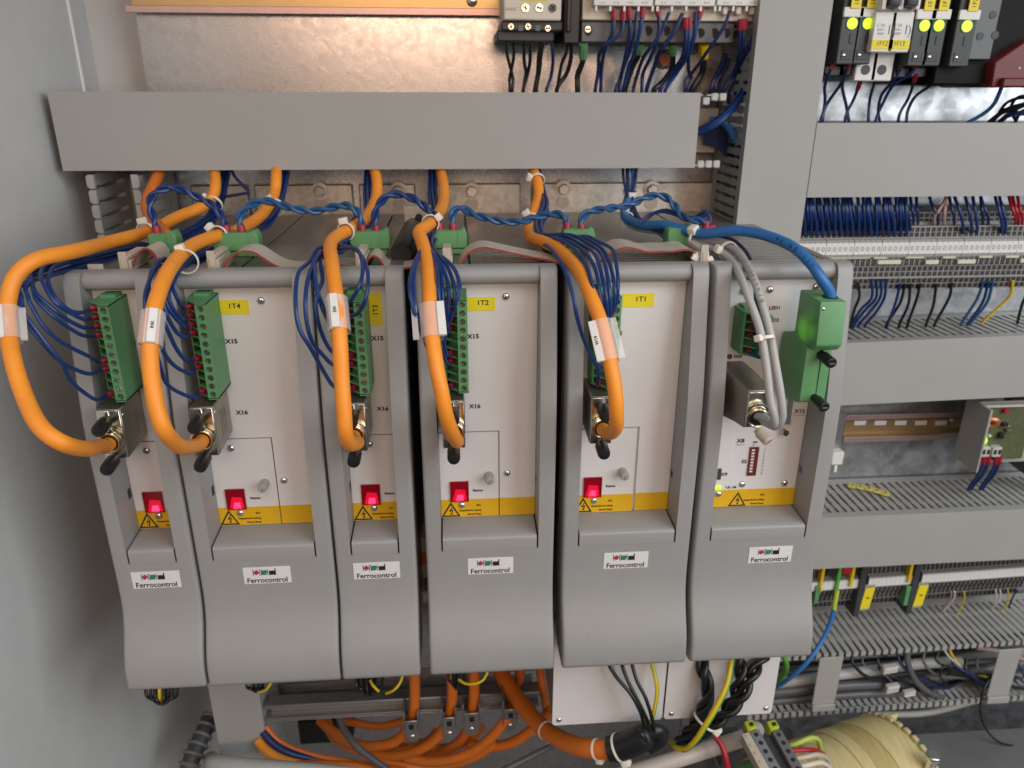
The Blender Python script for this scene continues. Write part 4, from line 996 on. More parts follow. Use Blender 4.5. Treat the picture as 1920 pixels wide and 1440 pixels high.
# slanting metal hood with two grey cables
c = at(1419, 783, -.044)
t = thing("connector_hood", (c.x-.004, 0, c.z-.02), "slanted metal cable hood with two grey cables on the rightmost unit", "connector hood")
zt, zb = c.z+.0195, c.z-.0085
secs = []
for y, a, b, u, l in ((-.0008, -.0150, .0040, .0035, .0105), (-.012, -.0125, .0070, .0015, .0080), (-.030, -.0085, .0082, .0000, .0015), (-.0405, -.0068, .0072, -.0022, .0000)):
    secs.append([V((c.x+a, y, zt+u)), V((c.x+b, y, zt+u)), V((c.x+b, y, zb-l*.35)), V((c.x+a, y, zb-l*.35))])
ob("shell", MB().loft(secs), M_NICK, t, bevel=.0012, seg=2)
ob("face_plate", MB().box(c.x-.0062, c.x+.0066, -.0420, -.0407, zb+.0008, zt-.0030), M_NICKL, t, bevel=.0005)
ob("clamp_ring", MB().torus((c.x+.0005,-.0445,c.z), (.15,1,.1), .0062, .0012, 26, 8).torus((c.x+.0002,-.0430,c.z+.0035), (.1,1,.3), .0058, .0013, 22, 8), M_NICKL, t)
ob("grommet", MB().cyl((c.x+.0003,-.0415,c.z), (c.x+.0005,-.0440,c.z), .0058, 20), M_BLACK, t)
q = V((c.x+.0028, -.0400, c.z-.0105)); d = V((.42,-.80,-.38)).normalized()
s_ = ob("thumb_screw", MB().tube([q, q+d*.002, q+d*.0025, q+d*.0105, q+d*.0112], [.0024,.0024,.0034,.0034,.0028], 14), M_BEIGE, t)
ob("slot", MB().obox(q+d*.01125, d.orthogonal().normalized()*.0024, d*.0002, d.cross(d.orthogonal()).normalized()*.0004), M_INKG, s_, smooth=False)
Zc = -.044
G1 = sm([c+V((.001,.004,.001)), c+V((.0035,-.0075,-.0005))]+path([(1450,797,-.062),(1452,782,-.066),(1444,749,-.064),(1436,682,-.058),(1424,616,-.048),(1400,549,-.034),(1385,512,-.016),(1370,488,.006),(1349,471,.022),(1328,464,.032),(1299,454,.044),(1279,444,.054),(1250,434,.066),(1212,431,.082),(1186,424,.097),(1172,410,.112),(1172,385,.130),(1180,350,.152),(1181,322,.170),(1182,295,.190)]), 7)
G2 = sm([c+V((-.001,.004,0)), c+V((.0028,-.007,.0025))]+path([(1452,800,-.056),(1466,785,-.062),(1465,749,-.062),(1454,682,-.056),(1442,616,-.046),(1420,541,-.032),(1406,508,-.016),(1390,481,.006),(1374,466,.020),(1349,454,.030),(1318,452,.040),(1295,448,.050),(1262,438,.064),(1225,432,.080),(1192,424,.098),(1176,408,.116),(1176,384,.132),(1186,350,.153),(1189,322,.171),(1190,295,.190)]), 7)
tag(ob("grey_cable", MB().tube(G1, .0025, 12), M_GREYC), "left grey cable of the pair entering the slanted metal hood", "cable", "grey cable pair of the rightmost unit")
g2 = tag(ob("grey_cable", MB().tube(G2, .0025, 12), M_GREYC), "right grey cable with black printing entering the slanted metal hood", "cable", "grey cable pair of the rightmost unit")
def nearest(P, px): return min(range(len(P)), key=lambda i: (pix(P[i])[0]-px[0])**2+(pix(P[i])[1]-px[1])**2)
i0, i1 = sorted((nearest(G2, (1430, 572)), nearest(G2, (1394, 487))))
along("cable_print", "Brutronic LI", G2, i0, i1, .0025, .0030, M_INKG, g2)
tie_on(G1, (1430, 637), .0049, V((-1,-.9,-.1)), "white cable tie round both grey cables beside the five-way plug", off=V((.0018,0,0)), head=.0022)
tie_on(BL, (1306, 434), .0062, V((-.1,-.6,1)), "white cable tie with large head on the bright blue cable", off=V((0,.002,-.005)), head=.0032)
tie_on(G1, (1356, 474), .0060, V((-1,-.7,.2)), "white cable tie with long loop where the grey cables turn down", off=V((.004,.002,.001)))
tie_on(BL, (1171, 402), .0056, V((-.2,-.8,.6)), "white cable tie where the bright blue cable turns along the drives", off=V((.002,.002,-.004)))
c_ = at(1316, 484, .010)
tag(ob("nylon_clip", MB().obox(c_, (.0042,0,.001), (0,.0030,0), (-.001,0,.0050)).obox(c_+V((-.0052,-.002,.001)), (.0022,0,-.0010), (0,.0016,0), (.0010,0,.0018)).obox(c_+V((.0050,-.001,-.001)), (.0020,0,.0014), (0,.0014,0), (-.0010,0,.0016)), M_TIE, bevel=.0008, seg=2), "frayed white nylon clip between the 1T1 drive and the rightmost unit", "clip")
# bundle of blue wires dropping from the duct over the rightmost unit
for k in range(9):
    dx = RND.uniform(-12, 12); dy = RND.uniform(-.006, .006)
    wire("link_wire", [(1180+dx*1.2, 290, .190+dy), (1180+dx*1.1, 320, .172+dy), (1180+dx, 335, .156+dy), (1180+dx*.5, 362, .140+dy), (1184+dx*.4, 385, .128), (1188+dx*.7, 405, .112), (1200+dx, 418, .094), (1240+dx, 434-k*.4, .066), (1290, 446-k*.5, .050), (1330, 452-k*.6, .040)], .00115, M_NAVY, "dark blue wire in the thick bundle dropping from the duct above the rightmost unit", "blue wire bundle above the rightmost unit")
tie(at(1181, 360, .141), V((0,.35,-1)), .0052, V((0,-1,.1)), "white cable tie on the dark blue bundle hanging from the duct")
# lone wire in the left corner
wire("link_wire", [(426,300,.19),(434,318,.172),(441,332,.160),(458,350,.150),(466,360,.140),(450,364,.145),(420,369,.150),(390,372,.155)], .0012, M_NAVY, "single dark blue wire with a bend between the two left orange cables", None, k=8)

# ------------------------------------------------------------------ devices along the top of the plate
def pbox(mb, x0, y0, x1, y1, Y, dep):
    """upright box whose front face, on the plane Y, spans the pixels x0..x1, y0..y1"""
    a = at((x0+x1)/2, y0, Y); b = at((x0+x1)/2, y1, Y); m_ = (y0+y1)/2
    return mb.box(at(x0, m_, Y).x, at(x1, m_, Y).x, Y, Y+dep, b.z, a.z)
def slotscrew(parent, x, y, Y, r, m_=None, dial=False):
    c = at(x, y, Y)
    s = ob("screw" if not dial else "dial", MB().cyl(c+V((0,.0008,0)), c+V((0,-.0010,0)), r, 14), m_ or M_STEEL, parent, bevel=.0002)
    for k in range(2):
        a = RND.uniform(0, 1.5)+k*1.57
        ob("slot", MB().obox(c+V((0,-.00104,0)), V((math.cos(a),0,math.sin(a)))*r*.75, (0,.00008,0), V((-math.sin(a),0,math.cos(a)))*r*.14), M_INK, s, smooth=False)
    return s
# DIN rail at the top left
t = thing("mounting_rail", at(600, 20, .228), "yellow chromated mounting rail at the top edge, left", "rail", "mounting rails")
zl = at(600, 27, .2285).z; zr = at(600, 19, .2285).z
xa, xb = at(244, 22, .2285).x, at(938, 22, .2285).x
ob("lower_lip", MB().box(xa-.003, xb, .2270, .2282, zl, zl+.0055), M_PINKZ, t, bevel=.0004)
ob("web", MB().box(xa, xb, .2345, .2355, zl+.0050, zl+.031).box(xa, xb, .2283, .2355, zl+.0040, zl+.0050), M_GOLD, t, bevel=.0003)
c = at(885, 2, .2340); ob("screw", MB().dome(c, (0,-1,0), .0045, .003, 14, 3), M_STEEL, t)

t = thing("timer_relay", at(1000, 40, .17), "cream relay with two screws and a dial over a black base", "relay")
mb = MB(); pbox(mb, 944, -30, 1053, 38, .166, .05); ob("cream_body", mb, M_CREAM, t, bevel=.001)
mb = MB(); pbox(mb, 940, 38.5, 1056, 58, .172, .05); pbox(mb, 932, 56, 1040, 78, .178, .05); ob("black_base", mb, M_DARK, t, bevel=.0012)
mb = MB(); pbox(mb, 980, -14, 1028, 1.5, .1656, .001); ob("yellow_label", mb, M_YEL, t, smooth=False)
for x in (985, 1011): slotscrew(t, x, 15, .1660, .0031, M_NICKL)
slotscrew(t, 1036, 15, .1660, .0030, M_DGREY, True)
text("marking", "24VDC", at(958, 17, .1660), .0022, M_INKG, t)
for x, y in ((958, 50), (990, 50), (1027, 53)): slotscrew(t, x, y, .1720, .0024, M_NICKL)
for x in (972, 1004): ob("terminal_ridge", pbox(MB(), x, 47, x+9, 58, .1716, .001), M_DGREY, t, smooth=False)
t = thing("contact_block", at(1072, 40, .17), "narrow black contact block between the cream relay and the contactors", "contact block")
ob("body", pbox(MB(), 1058, -30, 1088, 82, .170, .05), M_BLACK, t, bevel=.001)
ob("wire_cover", pbox(MB(), 1063, -30, 1072, 60, .167, .004), M_BLACK, t, bevel=.0008)
t = thing("contactor", at(1250, 60, .18), "long dark grey contactor base with cream strip, behind hanging blue wires", "contactor")
ob("base", pbox(MB(), 1090, 40.5, 1376, 80, .178, .05), M_DGREY, t, bevel=.0008)
ob("cream_strip", pbox(MB(), 1092, -30, 1416, 39, .174, .05), M_CREAM, t, bevel=.0008)
for x in (1102, 1215, 1249, 1313, 1339, 1362): ob("screw_hole", MB().cyl(at(x, 58 if x < 1300 else 62, .1779), at(x, 58 if x < 1300 else 62, .1776), .0036, 14), M_INK, t)
slotscrew(t, 1102, 55, .1776, .0026)
for k, (a, b) in enumerate(((1114, 1226), (1229, 1343), (1346, 1453))):
    tb = thing("terminal_strip", at((a+b)/2, 0, .165), "white terminal strip of the contactors, %s" % ("left one beside the black contact block", "middle one of three", "right one touching the upright duct")[k], "terminal strip", "white terminal strips along the top edge")
    ob("body", pbox(MB(), a, -40, b, 11, .1640, .0095), M_WHITE, tb, bevel=.0005)
    for j in range(5):
        x = a+2+j*(b-a-6)/4
        ob("prong", pbox(MB(), x, 11.3, x+4, 21, .1650, .004), M_WHITE, tb, smooth=False)
    for j in range(4):
        text("marking", ("13 14", "21 22", "31 32", "43 44")[j], at(a+15+j*(b-a-6)/4, 5, .1640), .0014, M_INKG, tb)
        if k == 2: ob("clamp_bulge", pbox(MB(), a+9+j*(b-a-6)/4, 11.3, a+20+j*(b-a-6)/4, 28, .1680, .004), M_CREAM, tb, bevel=.001)
mb = MB().cyl(at(1247, 110, .2372), at(1247, 110, .2300), .0050, 16); t = thing("bolt", at(1247, 110, .237), "copper coloured bolt end in a ring on the plate above the long duct", "bolt")
ob("stud", mb, M_COPPER, t); ob("ring", MB().torus(at(1247, 111, .2355), (0,1,0), .0068, .0014, 20, 8), M_STEEL, t)

def A7(L, ox, oy, k): return [(ox+x/k, oy+y/k) for x, y in L]
def drop(L, r, m_, label, group, d0=.172, d1=.196, ferr=None, fmat=None, yl=82):
    n = len(L); lim = yl; pts = [(x, y, d0 if y <= lim else d0+(d1-d0)*min(1, (y-lim)/60)) for x, y in L]
    x, y = L[-1]; pts += [(x-1, y+22, d1+.004)]
    return wire("hanging_wire", pts, r, m_, label, group, ferrule=ferr, fmat=fmat)
GA = "wires hanging from the relay into the long duct"
for L, r, m_, lab, f in (
    ([(225,575),(220,690),(250,850),(290,1000),(312,1120),(300,1240)], .0013, M_BLACKW, "leftmost black wire under the cream relay, crossing its neighbour", None),
    ([(320,595),(322,750),(300,900),(262,1080),(268,1240)], .0013, M_BLACKW, "second black wire under the cream relay, crossing its neighbour", None),
    ([(465,580),(465,850),(490,1000),(470,1120),(455,1240)], .0014, M_BLACKW, "third black wire under the cream relay", None),
    ([(552,560),(545,850),(512,1020),(462,1200),(450,1250)], .0014, M_BLACKW, "fourth black wire under the cream relay, joining the third", None),
    ([(712,540),(668,780),(655,1000),(612,1240)], .0017, M_BLACKW, "thick black wire under the relay's third screw", None),
    ([(738,540),(700,740),(672,1000),(630,1240)], .0016, M_BLACKW, "black wire lying against the thick one under the relay's third screw", None),
    ([(815,270),(832,480),(860,700),(862,870),(835,1060),(775,1240)], .0014, M_NAVY, "dark blue wire with red ferrule right of the relay's black base", .008),
    ([(1062,590),(1050,720),(980,900),(925,1220)], .0014, M_BLACKW, "thin black wire left of the two under the black contact block", None),
    ([(1120,590),(1112,800),(1050,1020),(925,1210)], .0018, M_BLACKW, "thick black wire of the two under the black contact block", None),
    ([(1285,640),(1275,850),(1205,1040),(1205,1240)], .0024, M_BLACKW, "thick black wire with green sleeve at the left end of the contactor", .010)):
    drop(A7(L, 920, 0, 7.385), r, m_, lab, GA, .180, .196, ferr=f, fmat=M_GREEN if "green" in lab else None)
GB = "wires hanging from the contactors into the long duct"
for L, r, m_, lab, f in (
    ([(62,150),(30,420),(-150,560),(-250,700),(-260,900),(-300,1150)], .0015, M_NAVY, "leftmost dark blue wire of the contactors", .010),
    ([(-60,160),(-80,420),(-180,650),(-220,900),(-230,1150)], .0015, M_NAVY, "dark blue wire under the second prong of the left white strip", .008),
    ([(132,110),(142,400),(92,700),(20,1000),(-40,1150)], .0015, M_NAVY, "dark blue wire with red ferrule under the third prong of the left white strip", .012),
    ([(236,170),(200,450),(110,750),(40,950),(10,1150)], .0015, M_NAVY, "dark blue wire left of the last red ferrule on the left white strip", None),
    ([(318,100),(270,400),(200,700),(130,850),(60,1150)], .0015, M_BLUE, "blue wire with the last red ferrule on the left white strip", .012),
    ([(262,590),(250,720),(180,850),(80,1150)], .0024, M_BLACKW, "thick black wire with green sleeve under the middle of the contactor", .010),
    ([(312,720),(262,900),(188,1150)], .0012, M_BLACKW, "thin black wire beside the thick one with the green sleeve", None),
    ([(498,120),(522,350),(470,600),(380,800),(312,950),(298,1150)], .0015, M_NAVY, "dark blue wire under the first prong of the middle white strip", .008),
    ([(650,160),(550,400),(420,600),(320,740),(230,980),(190,1150)], .0014, M_NAVY, "dark blue wire slanting left from the second prong of the middle white strip", None),
    ([(824,170),(700,430),(560,620),(460,850),(360,1150)], .0017, M_NAVY, "long slanting dark blue wire from the third prong of the middle white strip", None),
    ([(862,260),(852,600),(782,800),(600,1000),(470,1150)], .0017, M_NAVY, "left wire of the double red ferrule under the cream strip", .010),
    ([(902,260),(892,600),(825,820),(655,1000),(540,1150)], .0017, M_BLUE, "right wire of the double red ferrule under the cream strip", .010),
    ([(990,150),(970,450),(902,700),(900,900),(932,1000),(888,1150)], .0015, M_NAVY, "dark blue wire kinking at the foot below the middle white strip", None),
    ([(1060,120),(965,500),(882,700),(762,920),(605,1150)], .0015, M_BLUE, "blue wire with the last red ferrule on the middle white strip", .010),
    ([(1432,140),(1350,350),(1150,650),(950,930),(862,1020),(850,1150)], .0014, M_NAVY, "very long slanting dark wire from the right white strip", None),
    ([(690,600),(690,850),(560,1060),(455,1150)], .0022, M_BLACKW, "thick black wire with green sleeve right of the copper bolt", .011),
    ([(1098,600),(1088,830),(1062,950),(945,1150)], .0028, M_BLACKW, "thick black wire with yellow sleeve", .015),
    ([(1572,280),(1560,600),(1542,760),(1450,960),(1330,1150)], .0017, M_BLUE, "blue wire with red ferrule under the right end of the cream strip", .010),
    ([(1622,280),(1600,560),(1548,740),(1470,960),(1360,1150)], .0017, M_NAVY, "dark blue twin of the wire under the right end of the cream strip", .010),
    ([(1792,120),(1782,350),(1645,620),(1540,740),(1500,1000),(1420,1180)], .0016, M_NAVY, "dark blue wire curving in beside the upright duct", None),
    ([(1850,110),(1800,360),(1690,600),(1590,780),(1540,1000),(1500,1180)], .0016, M_BLUE, "blue wire with the rightmost red ferrule, beside the upright duct", .012),
    ([(1380,700),(1290,900),(1230,1020),(1190,1150)], .0022, M_NAVY, "dark blue wire in the shaded corner by the upright duct", None),
    ([(1420,760),(1340,920),(1260,1040),(1240,1150)], .0022, M_NAVY, "second dark blue wire in the shaded corner by the upright duct", None)):
    drop(A7(L, 1160, 0, 6.857), r, m_, lab, GB, .1685 if L[0][1] < 400 else .186, .200, ferr=f and f*.62, fmat=M_GREEN2 if "green" in lab else M_YG if "yellow" in lab else None)
# cables seen through the open end of the long duct
for L, r, m_, lab in (
    ([(1296,250,.176),(1318,243,.172),(1342,231,.168),(1368,208,.172),(1392,176,.180),(1402,150,.190)], .0034, M_BLUE, "thick dark blue cable leaving the open end of the long duct upwards"),
    ([(1330,226,.190),(1354,227,.186),(1372,248,.184),(1386,276,.186),(1394,310,.195)], .0030, M_LBLUE, "bright blue cable curving down at the open end of the long duct")):
    wire("duct_cable", L, r, m_, lab, None, k=8)
for k in range(6):
    wire("duct_cable", [(1320, 240+k*5, .205), (1346, 238+k*7, .202), (1372, 262+k*8, .205), (1392, 292+k*9, .212)], .0022, M_NAVY, "dark blue wire of the bundle at the open end of the long duct", "bundle at the open duct end", k=8)
tag(ob("spacer_sheet", pbox(MB(), 1296, 203, 1344, 286, .2120, .001), M_BEIGE, bevel=.0003), "beige sheet inside the open end of the long duct", "sheet")

# ------------------------------------------------------------------ breaker row at the top right
def fuse(x, yl, label, s):
    """x: left edge of the front in pixels, at the lamp"""
    t = thing("fuse_holder", at(x+15, 105, .160), label, "fuse holder", "black fuse holders with lit lamps")
    c = at(x+19, yl, .1580)
    xa, xb = c.x-.0085, c.x+.0070; zt = c.z
    ob("body", MB().box(xa, xb, .1582, .230, zt-.0292, zt+.035), M_DARK, t, bevel=.0008)
    ob("foot", MB().box(xa-.0005, xb+.0003, .1748, .232, zt-.0372, zt-.0296), M_BLACK, t, bevel=.0006)
    ob("white_cap", MB().box(xa-.0003, xb+.0003, .1555, .1580, zt+.0042, zt+.0114), M_WHITE, t, bevel=.0005)
    tg = ob("yellow_tag", MB().box(xa+.0040, xa+.0122, .1545, .1554, zt+.0102, zt+.034), M_YEL, t, bevel=.0002)
    text("lettering", s, (xa+.0081, .1545, zt+.0176), .0036, M_INK, tg, right=(0,0,1), up=(-1,0,0))
    ob("lamp", MB().cyl((c.x,.1582,zt), (c.x,.1572,zt), .0040, 20), M_LEDG, t)
    ob("lamp_rim", MB().torus((c.x,.1580,zt), (0,1,0), .0044, .0006, 20, 6), M_GREEN, t)
    ob("lever_slot", MB().box(c.x-.0002, c.x+.0030, .1576, .1581, zt-.0140, zt-.0072), M_BLACK, t, bevel=.0001)
    ob("screw_slot", MB().box(c.x-.0050, c.x+.0042, .1576, .1581, zt-.0258, zt-.0190), M_BLACK, t, bevel=.0001)
    ob("screw", MB().dome((c.x-.0030,.1578,zt-.0226), (0,-1,0), .0018, .0010, 10, 3), M_STEEL, t)
    return t
fuse(1578.5, 44, "leftmost black fuse holder with lit lime lamp beside the upright duct", "1F10")
fuse(1608, 44, "black fuse holder with lit lime lamp touching the left white breaker", "1F11")
fuse(1714, 48, "black fuse holder with lit lime lamp just right of the white breakers", "1F14")
fuse(1741, 48, "black fuse holder with lit lime lamp, second right of the white breakers", "1F15")
def breaker(xp, label, s):
    t = thing("circuit_breaker", at(xp, 150, .165), label, "circuit breaker", "white circuit breakers")
    a = at(xp, 60, .152); w2 = .0178
    xa, xb = a.x, a.x+w2-.0003; z = lambda yp, Y: at(xp, yp, Y).z
    ob("front", MB().box(xa, xb, .1520, .1700, z(98,.152), z(21,.152)).box(xa, xb, .1535, .1700, z(20.5,.1535), z(-6,.1535)), M_WHITE, t, bevel=.0008)
    ob("lower_body", MB().box(xa-.0002, xb, .1702, .232, z(152,.1702), z(95,.1702)).box(xa, xb, .1704, .232, z(94.5,.1704), z(-20,.1704)), M_WHITE, t, bevel=.0008)
    ob("terminal_hole", MB().cyl((xa+w2*.46,.1703,z(131,.1702)), (xa+w2*.46,.1698,z(131,.1702)), .0038, 18), M_DARK, t)
    yl = ob("yellow_label", MB().box(xa+.0003, xb-.0003, .1515, .1519, z(92,.152), z(74,.152)), M_YEL, t, smooth=False)
    text("lettering", s, (xa+w2*.5, .1515, z(81,.152)), .0034, M_INK, yl)
    pr = ob("printed_plate", MB().box(xa+.0005, xb-.0005, .1517, .1519, z(70,.152), z(42,.152)), M_LABEL, t, smooth=False)
    text("lettering", "C 2A", (xa+w2*.3, .1517, z(47,.152)), .0022, M_INKG, pr)
    text("lettering", "6kA~", (xa+w2*.33, .1517, z(55,.152)), .0020, M_INKG, pr)
    text("lettering", "400V", (xa+w2*.33, .1517, z(63,.152)), .0020, M_INKG, pr)
    text("symbol", "I", (xa+w2*.70, .1517, z(55,.152)), .0070, M_INKG, pr); text("symbol", ")", (xa+w2*.85, .1517, z(55,.152)), .0070, M_INKG, pr)
    ob("toggle", MB().box(xa+.0045, xb-.0040, .1420, .1534, z(14,.152), z(-14,.152)), M_BLACK, t, bevel=.0015, seg=2)
    for q in (xa+.0004, xb-.0040): ob("toggle_cheek", MB().box(q, q+.0035, .1455, .1534, z(19,.152), z(-20,.152)), M_WHITE, t, bevel=.0012, seg=2)
    return t
breaker(1637, "left white circuit breaker with yellow 1F12 label", "1F12")
breaker(1669, "right white circuit breaker with yellow 1F13 label", "1F13")
t = thing("socket_base", at(1600, 120, .18), "black socket bases behind the fuse holders at the top right", "socket base")
ob("base", pbox(MB(), 1556, -30, 1640, 124, .1750, .05), M_BLACK, t, bevel=.001); ob("base", pbox(MB(), 1700, -30, 1785, 118, .1745, .05), M_BLACK, t, bevel=.001)
t = thing("mounting_rail", at(1650, 131, .22), "whitish rail edge under the breaker row", "rail", "mounting rails")
ob("lower_lip", pbox(MB(), 1538, 126, 1790, 137, .2150, .0015), M_ALU, t, bevel=.0003); ob("web", pbox(MB(), 1538, 100, 1790, 139, .2260, .001), M_ALU, t, smooth=False)
# relay block with smoked cover and lamp
t = thing("relay_block", at(1830, 120, .16), "large black relay block with smoked cover and one lit lamp", "relay")
ob("block", pbox(MB(), 1766, -40, 1990, 160, .1660, .06), mat("matt_black_plastic", (.006,.006,.006), .6, vary=.1, spec=.2), t, bevel=.0015)
c = at(1813, 49, .1560)
ob("front_strip", MB().box(c.x-.0085, c.x+.0080, .1566, .1658, c.z-.0292, c.z+.035), M_DARK, t, bevel=.0008)
ob("smoked_cover", pbox(MB(), 1822, -40, 1873, 112, .1590, .0065), mat("smoked_cover", (.055,.056,.058), .3, vary=.15), t, bevel=.0008)
for x, y in ((1862, 28), (1866, 66), (1838, 68)): q = at(x, y, .1588); ob("cover_hole", MB().cyl(q, q+V((0,-.0003,0)), .0030, 14), M_DARK, t)
ob("white_cap", MB().box(c.x-.0090, c.x+.0082, .1540, .1565, c.z+.0042, c.z+.0114), M_WHITE, t, bevel=.0005)
tg = ob("yellow_tag", MB().box(c.x-.0034, c.x+.0048, .1530, .1539, c.z+.0102, c.z+.034), M_YEL, t, bevel=.0002)
text("lettering", "1F20", (c.x+.0007, .1530, c.z+.0176), .0036, M_INK, tg, right=(0,0,1), up=(-1,0,0))
ob("lamp", MB().cyl((c.x,.1566,c.z), (c.x,.1556,c.z), .0041, 20), M_LEDG, t); ob("lamp_rim", MB().torus((c.x,.1564,c.z), (0,1,0), .0045, .0006, 20, 6), M_GREEN, t)
ob("lever_slot", MB().box(c.x, c.x+.0030, .1560, .1565, c.z-.0140, c.z-.0072), M_BLACK, t, smooth=False)
ob("screw_slot", MB().box(c.x-.0055, c.x+.0040, .1560, .1565, c.z-.0258, c.z-.0190), M_BLACK, t, smooth=False)
ob("screw", MB().dome((c.x-.0035,.1562,c.z-.0226), (0,-1,0), .0018, .0010, 10, 3), M_STEEL, t)
t = thing("red_module", at(1895, 165, .155), "dark red module at the right picture edge under the black relay block", "module")
P_ = lambda x, y, Y: at(x, y, Y)
def wedge(mb, px, Y, dep):
    v = [P_(x, y, Y) for x, y in px]; q = [p+V((0,dep,0)) for p in v]; n = len(v)
    return mb.add(v+q, [tuple(range(n)), tuple(range(2*n-1, n-1, -1))]+[(i,(i+1)%n,n+(i+1)%n,n+i) for i in range(n)])
ob("housing", wedge(MB(), [(1858,164),(1866,116),(1925,76),(1990,60),(1990,164)], .1560, .07), M_DRED, t, bevel=.001)
ob("wire_hood", wedge(MB(), [(1879,163),(1884,146),(1925,146),(1990,146),(1990,163)], .1500, .0058), M_DRED, t, bevel=.001)
ob("foot", pbox(MB(), 1843, 156, 1866, 162, .162, .06), M_BLACK, t, bevel=.001)
ob("lamp", MB().dome(at(1911, 128, .1558), (0,-1,0), .0010, .0008, 8, 2), M_LABEL, t)
GC = "wires from the breaker row into the duct below"
for L, m_, lab, f in (
    ([(222,550),(172,640),(127,780),(130,900),(108,1085)], M_NAVY, "leftmost dark blue wire under the fuse holders", .008),
    ([(352,560),(280,740),(170,900),(120,1000),(92,1085)], M_NAVY, "dark blue wire slanting left from the second fuse holder", .008),
    ([(312,650),(285,780),(320,950),(342,1085)], M_NAVY, "dark blue wire bowing right left of the breaker feet", None),
    ([(440,755),(385,900),(332,1000),(308,1085)], M_NAVY, "dark wire with red ferrule under the left white breaker", .010),
    ([(572,750),(532,900),(520,1085)], M_NAVY, "dark wire falling straight under the right white breaker", None),
    ([(845,535),(750,720),(640,850),(608,1000),(620,1085)], M_NAVY, "dark blue wire with red ferrule right of the white breakers", .009),
    ([(980,540),(900,660),(742,770),(640,950),(585,1085)], M_BLUE, "blue wire slanting far left from the fourth fuse holder", .009),
    ([(945,690),(880,880),(812,1000),(788,1085)], M_NAVY, "dark wire under the rail, right of the crossing pair", .008),
    ([(1212,540),(1110,740),(950,860),(880,980),(862,1085)], M_NAVY, "dark blue wire bending left from the black relay block", .009)):
    drop(A7(L, 1520, 0, 4.8), .0013, m_, lab, GC, .1665, .200, ferr=f and f*.8, yl=128)
wire("hanging_wire", A7([(1740,725),(1660,920),(1560,1020),(1400,1115),(1380,1150)], 1520, 0, 4.8) and [(x, y, .166+.006*i) for i, (x, y) in enumerate(A7([(1740,725),(1660,920),(1560,1020),(1400,1115),(1370,1170)], 1520, 0, 4.8))], .0016, M_TEAL, "grey blue wire dropping from the red module", GC)
for k, L in enumerate(([(2000,880),(1880,880),(1760,930),(1680,1040),(1640,1110)], [(2000,930),(1850,960),(1740,1000),(1620,1090),(1560,1140)], [(2000,900),(1900,950),(1800,1010),(1700,1100),(1670,1140)], [(2000,860),(1860,880),(1800,980),(1850,1090)], [(2000,990),(1900,1000),(1860,1060),(1830,1130)], [(2000,1010),(1800,1030),(1720,1080),(1640,1140)])):
    wire("bundle_wire", [(x, y, .176+.008*i+k*.002) for i, (x, y) in enumerate(A7(L, 1520, 0, 4.8))], .0022 if k in (1, 2, 5) else .0014, M_BLACKW if k < 3 else M_NAVY, "dark wire of the tangled bundle at the right edge under the red module", "tangled bundle under the red module")

# ------------------------------------------------------------------ upper terminal row
def terminal(x, z0, w2, label, group, rows, prof, m_=M_TERM):
    """spring terminal, its lettering strip and its openings; z0 = centre of the strip"""
    t = ob("terminal_block", MB().prism([(y, z0+z) for y, z in prof], 'x', x+.00012, x+w2-.00012), m_, smooth=False)
    tag(t, label, "terminal", group)
    ob("marker", MB().box(x+.0001, x+w2-.0001, prof[0][0]-.0012, prof[0][0]-.0001, z0-.0052, z0+.0052), M_LABEL, t, smooth=False)
    mb = MB()
    for z, y in rows:
        for q in ((.16, .46), (.54, .84)): mb.box(x+w2*q[0], x+w2*q[1], y-.0003, y+.0004, z0+z-.0020, z0+z+.0020)
    ob("clamp_openings", mb, M_INK, t, smooth=False)
    return t
zc = at(1700, 465, .176).z
prof = [(.1760,-.0078),(.1760,.0078),(.1795,.0080),(.1800,.0185),(.1850,.0190),(.1862,.0300),(.2200,.0310),(.2200,-.0420),(.1880,-.0410),(.1865,-.0300),(.1820,-.0290),(.1812,-.0170),(.1795,-.0165),(.1790,-.0080)]
rows = [(.0110,.1797),(.0155,.1799),(.0222,.1856),(.0268,.1860),(-.0108,.1794),(-.0145,.1795),(-.0200,.1814),(-.0250,.1818),(-.0325,.1868),(-.0375,.1873)]
TW = .0050; x0 = at(1496, 469, .176).x
first = terminal(x0, zc, TW, "narrow grey spring terminal in the upper terminal row", "terminals of the upper row", rows, prof)
text("lettering", "0", (x0+TW/2, .1748, zc), .0044, M_INKG, [c for c in first.children if c.name.startswith("marker")][0])
nU = 48
for k in range(1, nU): dup(first, (k*TW+(k//5)*.0004, 0, 0))
GD = "jumpers on the upper terminal row"
for k, (a, b, y) in enumerate(((1541,1633,482),(1638,1664,482),(1698,1734,481),(1768,1794,481),(1836,1862,480),(1886,1912,480),(1646,1690,492),(1736,1761,492),(1796,1830,491),(1914,1960,489))):
    mb = MB(); pbox(mb, a, y-4, b, y+4, .1768, .004)
    tag(ob("jumper_bar", mb, M_IVORY, bevel=.0005), "ivory jumper bar on the upper terminal row, %s" % ("longest, at its left end", "short, beside the longest one", "third of the upper line", "fourth of the upper line", "fifth of the upper line", "last of the upper line", "first of the lower line", "short second of the lower line", "third of the lower line", "last of the lower line")[k], "jumper", GD)
